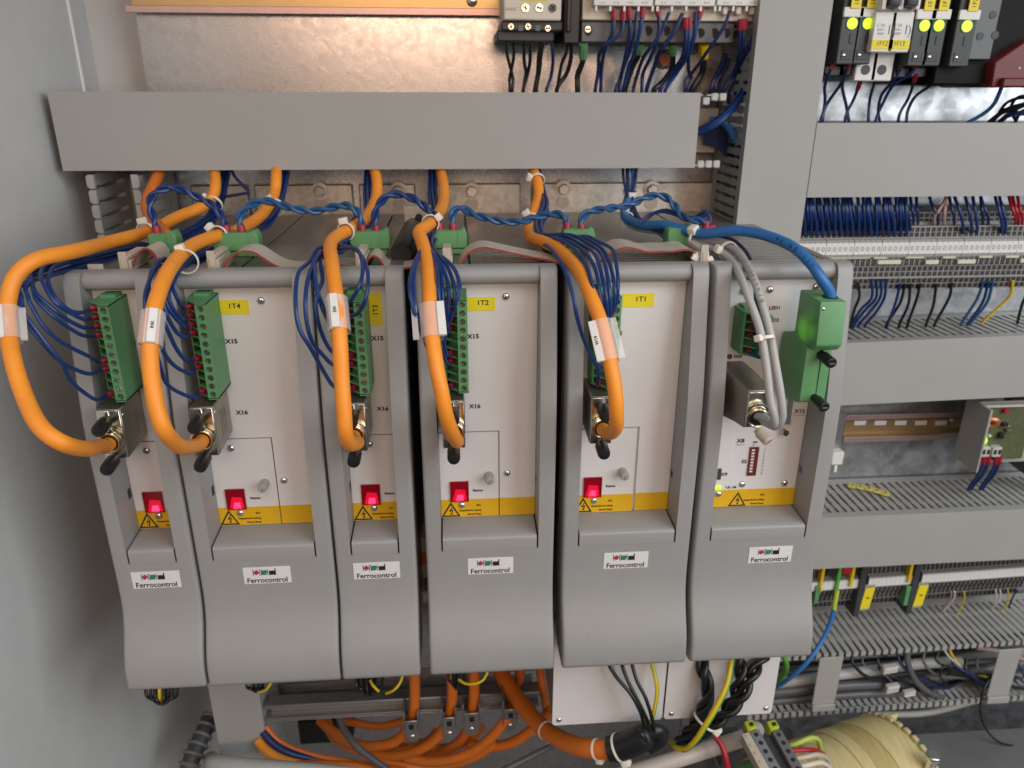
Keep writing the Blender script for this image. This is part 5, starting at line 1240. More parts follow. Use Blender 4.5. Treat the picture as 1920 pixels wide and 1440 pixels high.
# wires coming down from the duct into the upper row
xs = [1503+5.6*k for k in range(37)]
for k, x in enumerate(xs):
    d = RND.uniform(-5, 5); low = k % 2
    tag(ob("terminal_wire", MB().tube(sm(path([(x-6+d, 330, .190), (x-5+d, 366, .178), (x-2+d*.5, 392, .170), (x+1, 418+low*14, .1735), (x+1.5, 432+low*10, .181)]), 4), .0014, 7), M_BLUE if k % 3 else M_NAVY), "dark blue wire in the dense curtain above the upper terminal row", "wire", "dense curtain of blue wires")
for x, dx, m_, lab in ((1713,-6,M_BLUE,"first lone dark blue wire right of the dense blue curtain"),(1721,-3,M_NAVY,"second lone dark blue wire right of the dense blue curtain"),(1759,-16,M_NAVY,"dark wire bending beside the pink twisted pair"),(1789,-9,M_NAVY,"dark wire right of the pink twisted pair"),(1806,-16,M_BLUE,"left wire of the blue trio"),(1822,-12,M_BLUE,"middle wire of the blue trio"),(1832,-8,M_BLUE,"right wire of the blue trio"),(1843,-4,M_NAVY,"dark wire following the blue trio"),(1853,-14,M_NAVY,"bowed dark wire before the thick pair"),(1879,-13,M_BLUE,"left wire of the thick blue pair near the red wires"),(1886,-12,M_BLUE,"right wire of the thick blue pair near the red wires"),(1904,-12,M_WINERED,"left red wire entering the upper terminal row"),(1910,-11,M_WINERED,"middle red wire entering the upper terminal row"),(1917,-9,M_WINERED,"right red wire entering the upper terminal row"),(1770,4,M_PINK,"pink wire crossing to the left above the upper terminal row"),(1752,22,M_PINK,"pale pink wire crossing to the right above the upper terminal row")):
    yb_ = 438 if x in (1806,1822,1832,1879,1886) else 420
    tag(ob("terminal_wire", MB().tube(sm(path([(x+dx, 330, .190), (x+dx, 368, .180), (x+dx*.45, 392, .172), (x, yb_-14, .1735), (x, yb_, .181)]), 5), .0013, 8), m_), lab, "wire", "single wires above the upper terminal row")
GE = "wires between the upper terminal row and the middle duct"
for L, m_, lab in (
    ([(495,490),(508,640),(440,720),(392,800)], M_BLUE, "leftmost blue wire below the upper terminal row"),
    ([(528,490),(535,640),(470,720),(400,810)], M_BLUE, "second blue wire below the upper terminal row"),
    ([(560,490),(560,640),(490,740),(430,810)], M_BLUE, "third blue wire below the upper terminal row"),
    ([(595,490),(585,640),(530,740),(470,810)], M_BLUE, "fourth blue wire below the upper terminal row"),
    ([(420,560),(430,640),(400,720),(380,800)], M_BLACKW, "black wire half hidden behind the rightmost unit's frame"),
    ([(680,565),(652,680),(605,805)], M_BLUE, "lone blue wire left of the black ones below the upper row"),
    ([(708,565),(680,680),(600,805)], M_BLACKW, "first black wire below the upper terminal row"),
    ([(742,565),(730,690),(678,805)], M_BLACKW, "second black wire below the upper terminal row"),
    ([(802,565),(780,660),(728,805)], M_BLACKW, "third black wire below the upper terminal row"),
    ([(902,565),(882,700),(842,805)], M_BLACKW, "fourth black wire, nearly straight, below the upper terminal row"),
    ([(996,560),(980,650),(895,805)], M_BLACKW, "fifth black wire, bent, below the upper terminal row"),
    ([(1190,550),(1150,660),(1058,805)], M_TEAL, "left wire of the blue group before the yellow wire"),
    ([(1222,550),(1185,680),(1098,805)], M_BLUE, "middle wire of the blue group before the yellow wire"),
    ([(1248,550),(1212,680),(1112,805)], M_TEAL, "right wire of the blue group before the yellow wire"),
    ([(1372,545),(1352,640),(1270,720),(1188,800)], M_YG, "yellow wire bending down to the middle duct"),
    ([(1500,600),(1440,660),(1400,800)], M_BLACKW, "black wire at the right edge above the middle duct")):
    pts = [(x, y, .184+.006*i) for i, (x, y) in enumerate(A7(L, 1480, 360, 3.273))]; x, y, d = pts[-1]
    tag(ob("terminal_wire", MB().tube(sm(path(pts+[(x-2, y+14, d+.004)]), 6), .0013, 8), m_), lab, "wire", GE)

# ------------------------------------------------------------------ between the middle and the low duct
t = thing("mounting_rail", at(1690, 800, .232), "shiny yellow chromated slotted rail below the middle duct", "rail", "mounting rails")
ob("web", pbox(MB(), 1583, 787, 1830, 815, .2340, .001), M_GOLD, t, smooth=False)
ob("upper_lip", pbox(MB(), 1583, 776, 1830, 785, .2285, .001), M_PINKZ, t, smooth=False)
ob("lower_lip", pbox(MB(), 1583, 817, 1830, 826, .2280, .001), M_PINKZ, t, smooth=False)
for k in range(5): ob("slot", pbox(MB(), 1602+k*38, 789, 1624+k*38, 797, .2336, .0003), M_LABEL if k < 5 else M_INK, t, smooth=False)
for k in range(5): ob("slot_end", pbox(MB(), 1624+k*38, 788, 1628+k*38, 797, .2335, .0003), M_INKG, t, smooth=False)
q = at(1784, 787, .2335); ob("screw", MB().dome(q, (0,-1,0), .0022, .0015, 10, 3), M_STEEL, t)
t = thing("end_clamp", at(1568, 860, .2), "small white end clamp beside the rightmost unit below the middle duct", "clamp")
ob("body", pbox(MB(), 1560, 848, 1582, 872, .205, .01), M_WHITE, t, bevel=.0008); ob("metal_foot", pbox(MB(), 1563, 775, 1581, 846, .215, .01), M_ALU, t, bevel=.0005); ob("spring", pbox(MB(), 1564, 873, 1570, 886, .207, .004), M_WHITE, t, bevel=.0004)
# circuit board module
t = thing("circuit_module", at(1850, 870, .17), "open circuit board with lit green lamps in a grey carrier at the right edge", "circuit board")
c0 = at(1842, 764, .172); c1 = at(1905, 764, .172); zb_ = at(1838, 862, .172).z
ob("board", MB().box(c0.x, c1.x+.02, .1720, .1736, zb_, c0.z), M_PCB, t, smooth=False)
ob("carrier", MB().box(c0.x-.0030, c0.x-.0005, .1560, .1920, zb_-.006, c0.z+.004).box(c0.x-.0004, c1.x+.03, .1760, .1790, zb_-.006, c0.z+.004), M_DUCT, t, bevel=.0006)
ob("carrier_edge", MB().box(c0.x-.0004, c1.x+.03, .1690, .1760, c0.z+.0006, c0.z+.0030), M_DUCTL, t, bevel=.0004)
ob("choke", MB().torus(at(1857, 792, .1680), (.25,.75,.6), .0062, .0026, 20, 8), M_COPPER, t)
for x, y, r, m_ in ((1840, 825, .0052, M_LED), (1846, 819, .0020, M_LED)): ob("lit_lamp", MB().dome(at(x, y, .1685), (0,-1,0), r, r, 14, 4), m_, t)
for x, y, a, b, m_, n_ in ((1843, 808, .0075, .0040, M_BLACK, "chip"), (1885, 770, .0050, .0036, M_WINERED, "capacitor"), (1883, 795, .0062, .0036, M_BLACK, "chip"), (1876, 816, .0045, .0060, M_BLACK, "chip"), (1890, 806, .0060, .0030, M_PCB, "resistor"), (1854, 816, .0024, .0024, M_LABEL, "knob"), (1889, 797, .0020, .0020, M_STEEL, "solder_cap")):
    q = at(x, y, .1700); ob(n_, MB().box(q.x-a/2, q.x+a/2, .1672, .1719, q.z-b/2, q.z+b/2), m_, t, bevel=.0006)
for k, x in enumerate((1848, 1869)):
    q = at(x, 846, .166); ob("terminal", MB().box(q.x-.0050, q.x+.0046, .1650, .1719, q.z-.0060, q.z+.0045), M_DUCTL, t, bevel=.0005)
    for j in (-1, 1): ob("terminal_opening", MB().box(q.x+j*.0023-.0013, q.x+j*.0023+.0013, .1645, .1649, q.z-.0028, q.z+.0020), M_INK, t, smooth=False)
for k, x in enumerate((1845, 1853, 1867, 1874)):
    wire("board_wire", [(x, 858, .167), (x-2, 872, .168), (x-12, 892, .176), (x-24-k%2*2, 908, .184), (x-30-k%2*2, 918, .190)], .0015, M_BLUE, "dark blue wire with red ferrule under the circuit board, %s" % ("leftmost", "second", "third", "rightmost")[k], "blue wires of the circuit board", ferrule=.007)
t = thing("power_supply", at(1910, 820, .15), "black housing at the right edge behind the circuit board", "power supply")
ob("housing", wedge(MB(), [(1897,750),(1990,750),(1990,935),(1915,885),(1888,862)], .1800, .012), M_BLACK, t, bevel=.001)
ob("front_rib", wedge(MB(), [(1903,780),(1990,778),(1990,792),(1905,795)], .1765, .003), M_DARK, t, bevel=.0006)
# yellow marker strip lying on the low duct
a = at(1590, 909, Z=-.2880); b = at(1668, 927, Z=-.2880); ax = (b-a).normalized(); L_ = (b-a).length
sd = V((-ax.y, ax.x, 0))
t = thing("marker_strip", (a+b)/2, "yellow perforated marker strip lying on the slotted duct", "marker strip")
for k in range(5):
    c = a+ax*(L_*(k+.5)/5)+V((0,0,.001*math.sin(math.pi*k/4)))
    ob("segment", MB().obox(c, ax*L_*.097, sd*.0042, (0,0,.0009)), M_YEL if False else M_IVORY if False else mat("pale_yellow_strip", (.62,.54,.12), .5) if k == 0 else MAT["pale_yellow_strip"], t, bevel=.0004)
    ob("dot", MB().cyl(c+V((0,0,.00095)), c+V((0,0,.0011)), .0013, 10), M_INKB, t)

# ------------------------------------------------------------------ lower terminal row
zl = lambda x: at(x, 1097-(x-1525)*.0715, .190).z
xa = at(1500, 1098, .190).x; slope = (zl(1915)-zl(1525))/(at(1915, 1070, .19).x-at(1525, 1097, .19).x)
z0 = zl(1500)
prof2 = [(y+.012, z*.92) for y, z in prof]; rows2 = [(z*.92, y+.012) for z, y in rows]
TW2 = .0050
first2 = terminal(xa, z0, TW2, "narrow grey spring terminal in the lower terminal row", "terminals of the lower row", rows2, prof2, mat("terminal_dark_grey", (.20,.20,.198), .5))
for k in range(1, 52):
    x = xa+k*TW2; px_, _ = pix((x, .19, z0))
    if 1608 < px_ < 1622 or 1708 < px_ < 1722: continue
    dup(first2, (k*TW2, 0, k*TW2*slope))
for k, (px_, lab) in enumerate(((1615, "dark end plate in the lower terminal row left of the first yellow tag"), (1715, "dark end plate in the lower terminal row left of the second yellow tag"))):
    q = at(px_, 1095-k*5, .186)
    e = thing("end_plate", q, lab, "end plate", "end plates of the lower row")
    ob("plate", MB().box(q.x-.0032, q.x+.0032, .184, .225, q.z-.042, q.z+.032), M_DARK, e, bevel=.0006)
    qq = at(px_+11, 1122-k*5, .186)
    tg = ob("yellow_tag", MB().obox(qq, V((.0054,0,.0004)), (0,.0005,0), V((.0012,0,.0135))), M_YEL, e, bevel=.0002)
    ob("tag_holder", MB().obox(qq+V((0,.0016,0)), V((.0056,0,.0004)), (0,.0008,0), V((.0014,0,.0170))), M_TERM, e, bevel=.0002)
    text("lettering", ("8", "8")[k], qq+V((0,-.0006,.001)), .0040, M_INK, tg, right=(0,0,1), up=(-1,0,0))
for x, y0, y1, w2, m_, lab in ((1546,1060,1110,.0035,M_YG,"thin yellow earth terminal in the lower row"),(1562,1062,1078,.0110,M_BLACK,"black bridge block in the lower terminal row"),(1577,1060,1120,.0040,M_GRNW,"green and yellow earth terminal in the lower row"),(1590,1060,1076,.0090,M_WINERED,"red bridge block in the lower terminal row"),(1603,1058,1100,.0036,M_YG,"second yellow earth terminal in the lower row"),(1712,1055,1092,.0034,M_YG,"yellow earth terminal beside the second dark end plate"),(1535,1100,1132,.0050,M_GREEN,"green terminal at the left of the lower row"),(1705,1100,1135,.0050,M_GREEN,"green terminal half way along the lower row")):
    q = at(x, y0, .1845); r_ = at(x, y1, .1845)
    tag(ob("terminal_part", MB().box(q.x-w2/2, q.x+w2/2, .1840, .200, r_.z, q.z), m_, bevel=.0005), lab, "terminal")
GF = "thin wires below the lower terminal row"
for L, m_, lab in (([(1274,400),(1270,450),(1235,510),(1190,570)], M_PINK, "left pinkish wire of the pale pair below the lower row"), ([(1305,400),(1302,450),(1270,500),(1215,560)], M_LABEL, "white wire of the pale pair below the lower row"), ([(1383,400),(1385,470),(1345,560),(1290,650)], M_YG, "long yellow wire below the lower terminal row"), ([(1652,390),(1655,440),(1640,500)], M_LABEL, "left white wire of the second pale pair below the lower row"), ([(1690,390),(1690,440),(1660,500),(1620,540)], M_LABEL, "right white wire of the second pale pair below the lower row"), ([(1752,380),(1758,450),(1735,520),(1690,570)], M_YG, "short yellow wire below the right end of the lower row"), ([(1840,390),(1800,440),(1760,540)], M_BLACKW, "black wire below the right end of the lower row")):
    pts = [(x, y, .192+.006*i) for i, (x, y) in enumerate(A7(L, 1500, 1020, 4.5))]
    tag(ob("thin_wire", MB().tube(sm(path(pts), 6), .0009, 7), m_), lab, "wire", GF)
B_ = sm(path([(1570,1108,.182),(1566,1128,.172),(1562,1150,.160),(1552,1180,.140),(1535,1212,.125),(1512,1243,.118),(1485,1268,.120),(1462,1284,.128),(1440,1292,.138)]), 6)
t = thing("earth_cable", B_[0], "blue cable with yellow green end running down behind the rightmost unit", "cable")
i = 12; ob("sheath", MB().tube(B_[i-2:], .0023, 10), M_LBLUE, t); ob("cable_end", MB().tube(B_[:i], .0024, 10), mat("yellow_green_end", (.45,.50,.05), .45), t)
tag(ob("green_wire", MB().tube(sm(path([(1468,1228,.12),(1474,1244,.125),(1473,1258,.130),(1465,1270,.135),(1455,1278,.14)]), 6), .0028, 10), M_GRNW), "bright green wire peeping out behind the white filter box", "wire")

# ------------------------------------------------------------------ cables in the open duct
GG = "cables lying in the open duct"
MORE = []
for k in range(11):
    q = k/10; y_ = 1236+q*86+RND.uniform(-4, 4); sl = RND.uniform(-.10, -.02); bow = RND.uniform(-8, 10)
    MORE.append(([(x_, y_+sl*(x_-1500)-(x_-1500)*.03*(1-q)+bow*math.sin((x_-1440)/150+k), .196+.022*((k*7) % 5)/5) for x_ in (1440, 1520, 1600, 1690, 1780, 1860, 1940)], RND.uniform(.0034, .0060), M_GREYD if k % 4 else M_BLACKW, "dark cable packed at the back of the open duct"))
for k in range(12):
    x_ = 1590+k*28+RND.uniform(-10, 10); y_ = RND.uniform(1238, 1262)
    MORE.append(([(x_, y_-22, .178), (x_+RND.uniform(-6, 10), y_, .170), (x_+RND.uniform(20, 40), y_+RND.uniform(14, 26), .166), (x_+RND.uniform(60, 90), y_+RND.uniform(28, 44), .172), (x_+RND.uniform(110, 150), y_+RND.uniform(24, 40), .186)], RND.uniform(.0009, .0020), (M_BLACKW, M_GREYD, M_BLACKW, M_NAVY)[k % 4], "thin dark wire straggling down inside the open duct"))
for L, r, m_, lab in tuple(MORE)+(
    ([(1440,1282,.185),(1500,1275,.180),(1560,1266,.178),(1640,1256,.180),(1720,1245,.185),(1800,1240,.190)], .0062, M_GREYC, "thick light grey cable on top in the open duct"),
    ([(1440,1300,.180),(1520,1291,.176),(1600,1284,.176),(1700,1278,.180),(1800,1262,.186),(1930,1240,.19)], .0058, M_GREYD, "dark cable crossing the middle of the open duct"),
    ([(1440,1268,.200),(1520,1255,.198),(1600,1246,.198),(1700,1232,.2),(1760,1234,.2)], .0050, M_GREYD, "light grey cable at the back of the open duct"),
    ([(1440,1316,.180),(1560,1305,.178),(1640,1300,.178),(1720,1300,.182),(1820,1280,.188),(1930,1262,.19)], .0050, M_GREYD, "dark grey cable near the foot of the open duct"),
    ([(1560,1322,.190),(1640,1316,.188),(1740,1308,.190),(1850,1296,.19),(1930,1290,.19)], .0045, M_GREYD, "lowest dark cable in the open duct"),
    ([(1700,1222,.172),(1704,1250,.166),(1720,1280,.164),(1750,1302,.168),(1790,1312,.176),(1830,1312,.185)], .0034, M_GREYD, "black cable bending out of the open duct wall"),
    ([(1640,1340,.196),(1740,1336,.194),(1840,1310,.190),(1930,1288,.186)], .0040, M_GREYC, "pale cable low at the back of the open duct"),
    ([(1770,1218,.176),(1780,1232,.172),(1800,1250,.174),(1816,1262,.178)], .0014, M_BEIGE, "thin beige wire slanting down in the open duct"),
    ([(1780,1218,.178),(1790,1236,.176),(1812,1258,.180),(1850,1270,.186)], .0014, M_YG, "thin yellow wire slanting down in the open duct"),
    ([(1780,1290,.164),(1764,1270,.162),(1764,1256,.162),(1776,1248,.164),(1784,1256,.166),(1776,1266,.168)], .0011, M_BLACKW, "small black loop of wire in the open duct"),
    ([(1830,1215,.19),(1880,1222,.19),(1930,1240,.19)], .0026, M_PINK, "pink wire at the upper right of the open duct"),
    ([(1858,1268,.160),(1850,1282,.154),(1842,1300,.150),(1838,1330,.146),(1846,1362,.142),(1868,1388,.140),(1896,1398,.140),(1935,1398,.142)], .0012, M_BLACKW, "thin black wire hanging out of the open duct in a wide loop")):
    tag(ob("duct_cable", MB().tube(sm(path(L), 8), r, 12), m_), lab, "cable", GG)
for x, y, a, b, lab in ((1668,1254,.015,.009,"clear cable marker on the light grey cable in the open duct"),(1672,1290,.013,.010,"square clear cable marker in the open duct"),(1704,1298,.012,.0055,"white edged cable marker in the open duct")):
    q = at(x, y, .166); e = thing("cable_marker", q, lab, "cable marker", "markers in the open duct")
    ob("holder", MB().obox(q, (a/2*1.1,0,.0012), (0,.0030,0), (0,0,b/2)), M_DUCTL, e, bevel=.0006); ob("edge", MB().obox(q+V((0,-.0031,-b*.35 if y == 1298 else b*.4)), (a/2,0,.0012), (0,.0006,0), (0,0,b*.10)), M_WHITE, e, smooth=False)

# ------------------------------------------------------------------ below the drives
# white filter boxes
zb1 = at(1140, 1357, 0).z; zb2 = at(1350, 1341, 0).z; zb = (zb1+zb2)/2
for k, (a, b) in enumerate(((.0684, .1592), (.1606, .2517))):
    t = thing("filter_box", ((a+b)/2, .1, zb), ("left white filter box under the 1T1 drive, behind three black wires", "right white filter box under the rightmost unit, behind black braided wires")[k], "filter box", "white filter boxes under the drives")
    ob("front_plate", MB().prism([(a,zb+.002),(a+.002,zb),(b-.002,zb),(b,zb+.002),(b,-.276),(a,-.276)], 'y', 0, .0012), M_PANEL, t, bevel=.0002)
    ob("case", MB().box(a+.001, b-.001, .0014, .150, zb+.002, -.285), M_HOUS, t, bevel=.0005)
    for x in ((a+.0055,) if k == 0 else (a+.006, b-.0055)):
        screw(t, (x, -.0001, zb+.0060), r=.0023, rot=RND.uniform(0, 1.5))
# three black wires and the yellow one into the boot of the big orange cable
def Z7(L, d): return [(1000+x/4.8, 1220+y/4.8, q) for (x, y), q in zip(L, d)]
GW = "wires from the 1T1 drive into the black boot"
for L, m_, lab in (
    ([(640,-60),(655,60),(695,155),(770,265),(870,380),(950,520),(990,640),(1005,720)], M_BLACKW, "left black wire rising from the black boot to the 1T1 drive"),
    ([(775,-60),(785,60),(805,150),(855,280),(930,430),(1005,580),(1040,680),(1045,740)], M_BLACKW, "middle black wire rising from the black boot to the 1T1 drive"),
    ([(872,-60),(880,60),(893,140),(932,270),(1008,420),(1055,560),(1082,670),(1085,740)], M_BLACKW, "right black wire rising from the black boot to the 1T1 drive")):
    tag(ob("motor_wire", MB().tube(sm(path(Z7(L, [-.004,-.006,-.008,-.014,-.020,-.024,-.024,-.022])), 6), .0014*1.05, 10), m_), lab, "wire", GW)
def striped(pts, r, label):
    P = sm(path(pts), 7); t = thing("earth_wire", P[0], label, "wire", "yellow and green earth wires")
    ob("insulation", MB().tube(P, r, 12), M_YG, t)
    Q = []
    for i, p in enumerate(P):
        T = (P[min(i+1, len(P)-1)]-P[max(i-1, 0)]).normalized(); n = (CAM-p); n = (n-T*n.dot(T)).normalized(); s = T.cross(n)
        if s.dot(CR) < 0: s = -s
        Q.append(p+s*r*.55+n*r*.12)
    ob("green_stripe", MB().tube(Q, r*.62, 10), M_GRNW, t)
striped(Z7([(1040,-60),(1052,50),(1070,130),(1100,250),(1112,380),(1088,530),(1060,640)], [-.004,-.005,-.006,-.012,-.016,-.018,-.016]), .0015, "yellow and green wire beside the three black ones at the black boot")
striped([(1374,1222,.000),(1371,1240,-.010),(1363,1282,-.020),(1345,1322,-.026),(1325,1356,-.028),(1304,1388,-.026),(1286,1404,-.020),(1268,1402,-.010),(1258,1392,.004)], .0021, "thick yellow and green wire crossing the black braids at the right")
# big orange cable with its boot
BO = sm(path([(930,1236,.130),(940,1262,.115),(962,1298,.095),(990,1335,.070),(1020,1366,.045),(1058,1390,.018),(1100,1403,-.004),(1150,1404,-.016),(1190,1394,-.020)]), 8)
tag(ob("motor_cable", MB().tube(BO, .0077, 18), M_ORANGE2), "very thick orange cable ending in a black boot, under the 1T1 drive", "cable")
t = thing("cable_boot", BO[-1], "black shrink boot on the end of the very thick orange cable", "cable boot")
H = sm(path([(1141,1405,-.015),(1160,1402,-.017),(1185,1392,-.020),(1205,1382,-.022),(1222,1378,-.023)]), 6)
ob("sleeve", MB().tube(H, [.0098]*4+[.0106]*(len(H)-10)+[.0106,.0102,.0096,.0088,.0078,.0062], 20), M_BLACK, t)
ob("boot_lobe", MB().tube(sm(path([(1188,1392,-.014),(1214,1376,-.018),(1230,1368,-.018),(1240,1374,-.016),(1236,1388,-.014),(1216,1400,-.012)]), 6), .0060, 14), M_BLACK, t)
ob("boot_fold", MB().tube(sm(path([(1196,1368,-.026),(1204,1378,-.031),(1212,1390,-.030),(1204,1402,-.026)]), 6), .0018, 8), M_BLACK, t)
tie(BO[-14], BO[-13]-BO[-14], .0076, V((.3,-.4,-1)), "clear cable tie round the thick orange cable beside the white filter box", head=.003)
tie(BO[nearest(BO, (1024, 1368))], BO[nearest(BO, (1024, 1368))+1]-BO[nearest(BO, (1024, 1368))], .0076, V((.4,-.5,-1)), "thin double cable tie on the thick orange cable at its bend", head=.0026)
tie(H[6], H[7]-H[6], .0106, V((.35,-.5,-1)), "white cable tie round the black boot with its head hanging below", head=.0036)
# black braided wires
def braid(pts, r, label, strands=2, pitch=.034, R=1.05):
    P = sm(path(pts), 9); t = thing("braided_wires", P[0], label, "wire bundle", "black braided wires")
    L = [0]
    for a, b in zip(P, P[1:]): L.append(L[-1]+(b-a).length)
    for s in range(strands):
        Q = []; nrm = None
        for i, p in enumerate(P):
            T = (P[min(i+1, len(P)-1)]-P[max(i-1, 0)]).normalized()
            nrm = (nrm-T*nrm.dot(T)).normalized() if nrm else T.orthogonal().normalized()
            b = T.cross(nrm); a = 2*math.pi*(L[i]/pitch+s/strands)
            Q.append(p+(nrm*math.cos(a)+b*math.sin(a))*r*R)
        ob("strand", MB().tube(Q, r, 10), M_BLACKW, t)
braid([(1440,1210,.010),(1428,1238,-.004),(1412,1262,-.012),(1400,1288,-.016),(1388,1312,-.018),(1368,1334,-.018),(1342,1356,-.016),(1312,1378,-.010),(1284,1396,.000)], .0026, "right black braid twisting down over the white filter box")
braid([(1384,1222,.002),(1390,1246,-.006),(1384,1278,-.010),(1374,1308,-.010),(1352,1340,-.008),(1322,1370,-.004),(1292,1392,.002)], .0026, "middle black braid behind the yellow and green wire")
braid([(1314,1226,.004),(1320,1262,-.006),(1328,1296,-.010),(1316,1334,-.010),(1296,1368,-.004),(1272,1396,.004)], .0026, "left black braid hanging from the rightmost unit", strands=3, R=1.2, pitch=.05)
c = at(1322, 1352, -.012); tie(c, V((-.55,-.1,-.8)), .0098, V((.8,-.5,-.6)), "white cable tie round the black braids and the yellow and green wire", head=.0034)

# rails with cable clamps
for nm, y0, zc_, xa, xb, lab in (("cable_rail", .100, None, 500, 1012, "front grey C rail that carries the cable clamps"), ("cable_rail", .165, 1284, 500, 1000, "rear dark C rail above the clamp rail")):
    a = at(xa, 1324 if zc_ is None else zc_, y0); b = at(xb, 1294 if zc_ is None else zc_-18, y0)
    z = a.z if zc_ is None else a.z
    t = thing(nm, V(((a.x+b.x)/2, y0, z)), lab, "rail", "C rails below the drives")
    h = .0195
    ob("web", MB().box(a.x, b.x, y0+.012, y0+.0135, z-h, z), M_ALU, t, smooth=False)
    ob("flange", MB().box(a.x, b.x, y0, y0+.0118, z-.0012, z).box(a.x, b.x, y0, y0+.0014, z-.0042, z-.0013), M_ALU, t, bevel=.0003)
    ob("flange", MB().box(a.x, b.x, y0, y0+.0118, z-h, z-h+.0012).box(a.x, b.x, y0, y0+.0014, z-h+.0013, z-h+.0042), M_ALU, t, bevel=.0003)
def clamp(px, py, lab, w2=.0056):
    c = at(px, py, .092)
    t = thing("cable_clamp", c, lab, "cable clamp", "metal cable clamps on the rail")
    n = 8
    tong = [(c.x-w2, c.z+.012)]+[(c.x-w2*math.cos(math.pi*k/n), c.z-.006-w2*math.sin(math.pi*k/n)) for k in range(n+1)]+[(c.x+w2, c.z+.012)]
    ob("tongue", MB().prism(tong, 'y', .0860, .0880), M_ALU, t, bevel=.0004)
    ob("saddle", MB().box(c.x-w2, c.x+w2, .0780, .0860, c.z+.0122, c.z+.0140).box(c.x-w2, c.x+w2, .0765, .0779, c.z+.0122, c.z+.0245), M_ALU, t, bevel=.0004)
    ob("cheek", MB().box(c.x-w2-.0016, c.x-w2-.0002, .0780, .1020, c.z+.004, c.z+.0330).box(c.x+w2+.0002, c.x+w2+.0016, .0780, .1020, c.z+.004, c.z+.0330), M_ALU, t, bevel=.0003)
    ob("screw", MB().dome((c.x, .0859, c.z-.003), (0,-1,0), .0030, .0022, 12, 3), M_STEEL, t)
    ob("opening", MB().box(c.x-.0020, c.x+.0024, .0758, .0764, c.z+.0150, c.z+.0205), M_INK, t, smooth=False)
clamp(774, 1366, "leftmost metal cable clamp holding an orange cable"); clamp(843, 1360, "second metal cable clamp from the left"); clamp(884, 1352, "wider bright metal cable clamp, third from the left", .0068); clamp(955, 1345, "metal cable clamp half hidden behind the very thick orange cable")
GO = "orange motor cables under the drives"
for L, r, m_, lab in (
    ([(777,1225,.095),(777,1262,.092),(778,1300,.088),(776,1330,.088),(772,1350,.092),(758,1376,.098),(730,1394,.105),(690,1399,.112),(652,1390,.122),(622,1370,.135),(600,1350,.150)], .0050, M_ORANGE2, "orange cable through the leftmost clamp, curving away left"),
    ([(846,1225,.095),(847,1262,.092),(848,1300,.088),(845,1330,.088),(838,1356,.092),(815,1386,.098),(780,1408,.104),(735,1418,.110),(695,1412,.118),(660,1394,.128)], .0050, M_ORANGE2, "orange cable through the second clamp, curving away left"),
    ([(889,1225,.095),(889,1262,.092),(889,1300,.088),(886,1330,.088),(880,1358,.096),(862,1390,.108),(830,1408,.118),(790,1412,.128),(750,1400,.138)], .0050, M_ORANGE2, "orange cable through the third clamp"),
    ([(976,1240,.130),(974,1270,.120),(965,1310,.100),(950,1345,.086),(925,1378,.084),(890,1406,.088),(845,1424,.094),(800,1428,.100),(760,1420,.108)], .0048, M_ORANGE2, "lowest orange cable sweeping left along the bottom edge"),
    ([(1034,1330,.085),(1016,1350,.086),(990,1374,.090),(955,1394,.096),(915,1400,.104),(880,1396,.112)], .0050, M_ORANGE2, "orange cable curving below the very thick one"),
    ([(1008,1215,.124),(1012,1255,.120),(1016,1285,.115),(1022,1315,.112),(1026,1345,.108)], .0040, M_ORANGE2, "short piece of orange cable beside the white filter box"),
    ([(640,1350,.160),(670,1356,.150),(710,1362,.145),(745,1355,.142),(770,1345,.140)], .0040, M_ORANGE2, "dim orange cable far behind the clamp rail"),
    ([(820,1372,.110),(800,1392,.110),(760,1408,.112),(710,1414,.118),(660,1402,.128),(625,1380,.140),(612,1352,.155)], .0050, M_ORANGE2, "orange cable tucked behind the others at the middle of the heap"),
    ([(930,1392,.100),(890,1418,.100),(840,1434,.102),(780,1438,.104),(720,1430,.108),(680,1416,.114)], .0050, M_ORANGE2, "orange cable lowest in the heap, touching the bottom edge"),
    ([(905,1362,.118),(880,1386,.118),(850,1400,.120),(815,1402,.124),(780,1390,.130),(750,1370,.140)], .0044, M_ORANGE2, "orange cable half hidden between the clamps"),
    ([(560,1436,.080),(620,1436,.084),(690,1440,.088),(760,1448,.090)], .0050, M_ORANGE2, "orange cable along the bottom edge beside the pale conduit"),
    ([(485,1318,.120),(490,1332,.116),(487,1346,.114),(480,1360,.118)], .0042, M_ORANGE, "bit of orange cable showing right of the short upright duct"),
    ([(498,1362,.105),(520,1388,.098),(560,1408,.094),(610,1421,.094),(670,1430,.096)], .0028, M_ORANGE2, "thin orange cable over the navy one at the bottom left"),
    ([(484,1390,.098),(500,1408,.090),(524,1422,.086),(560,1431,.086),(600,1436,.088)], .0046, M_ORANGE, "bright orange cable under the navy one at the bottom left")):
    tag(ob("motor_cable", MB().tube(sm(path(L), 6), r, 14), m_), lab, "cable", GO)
tag(ob("navy_cable", MB().tube(sm(path([(494,1372,.102),(515,1396,.094),(545,1413,.090),(590,1424,.092),(640,1432,.096)]), 6), .0040, 12), M_NAVY), "navy cable between two orange ones at the bottom left", "cable")
tag(ob("grey_cable", MB().tube(sm(path([(636,1345,.120),(645,1368,.108),(662,1392,.094),(688,1416,.084),(722,1440,.078),(760,1466,.074)]), 6), .0034, 12), M_GREYD), "dark grey cable falling across the orange ones", "cable")
tag(ob("grey_tube", MB().tube(sm(path([(930,1452,.060),(980,1426,.070),(1030,1401,.085),(1050,1390,.10)]), 6), .0028, 10), M_GREYD), "slim grey tube slanting up to the thick orange cable", "tube")
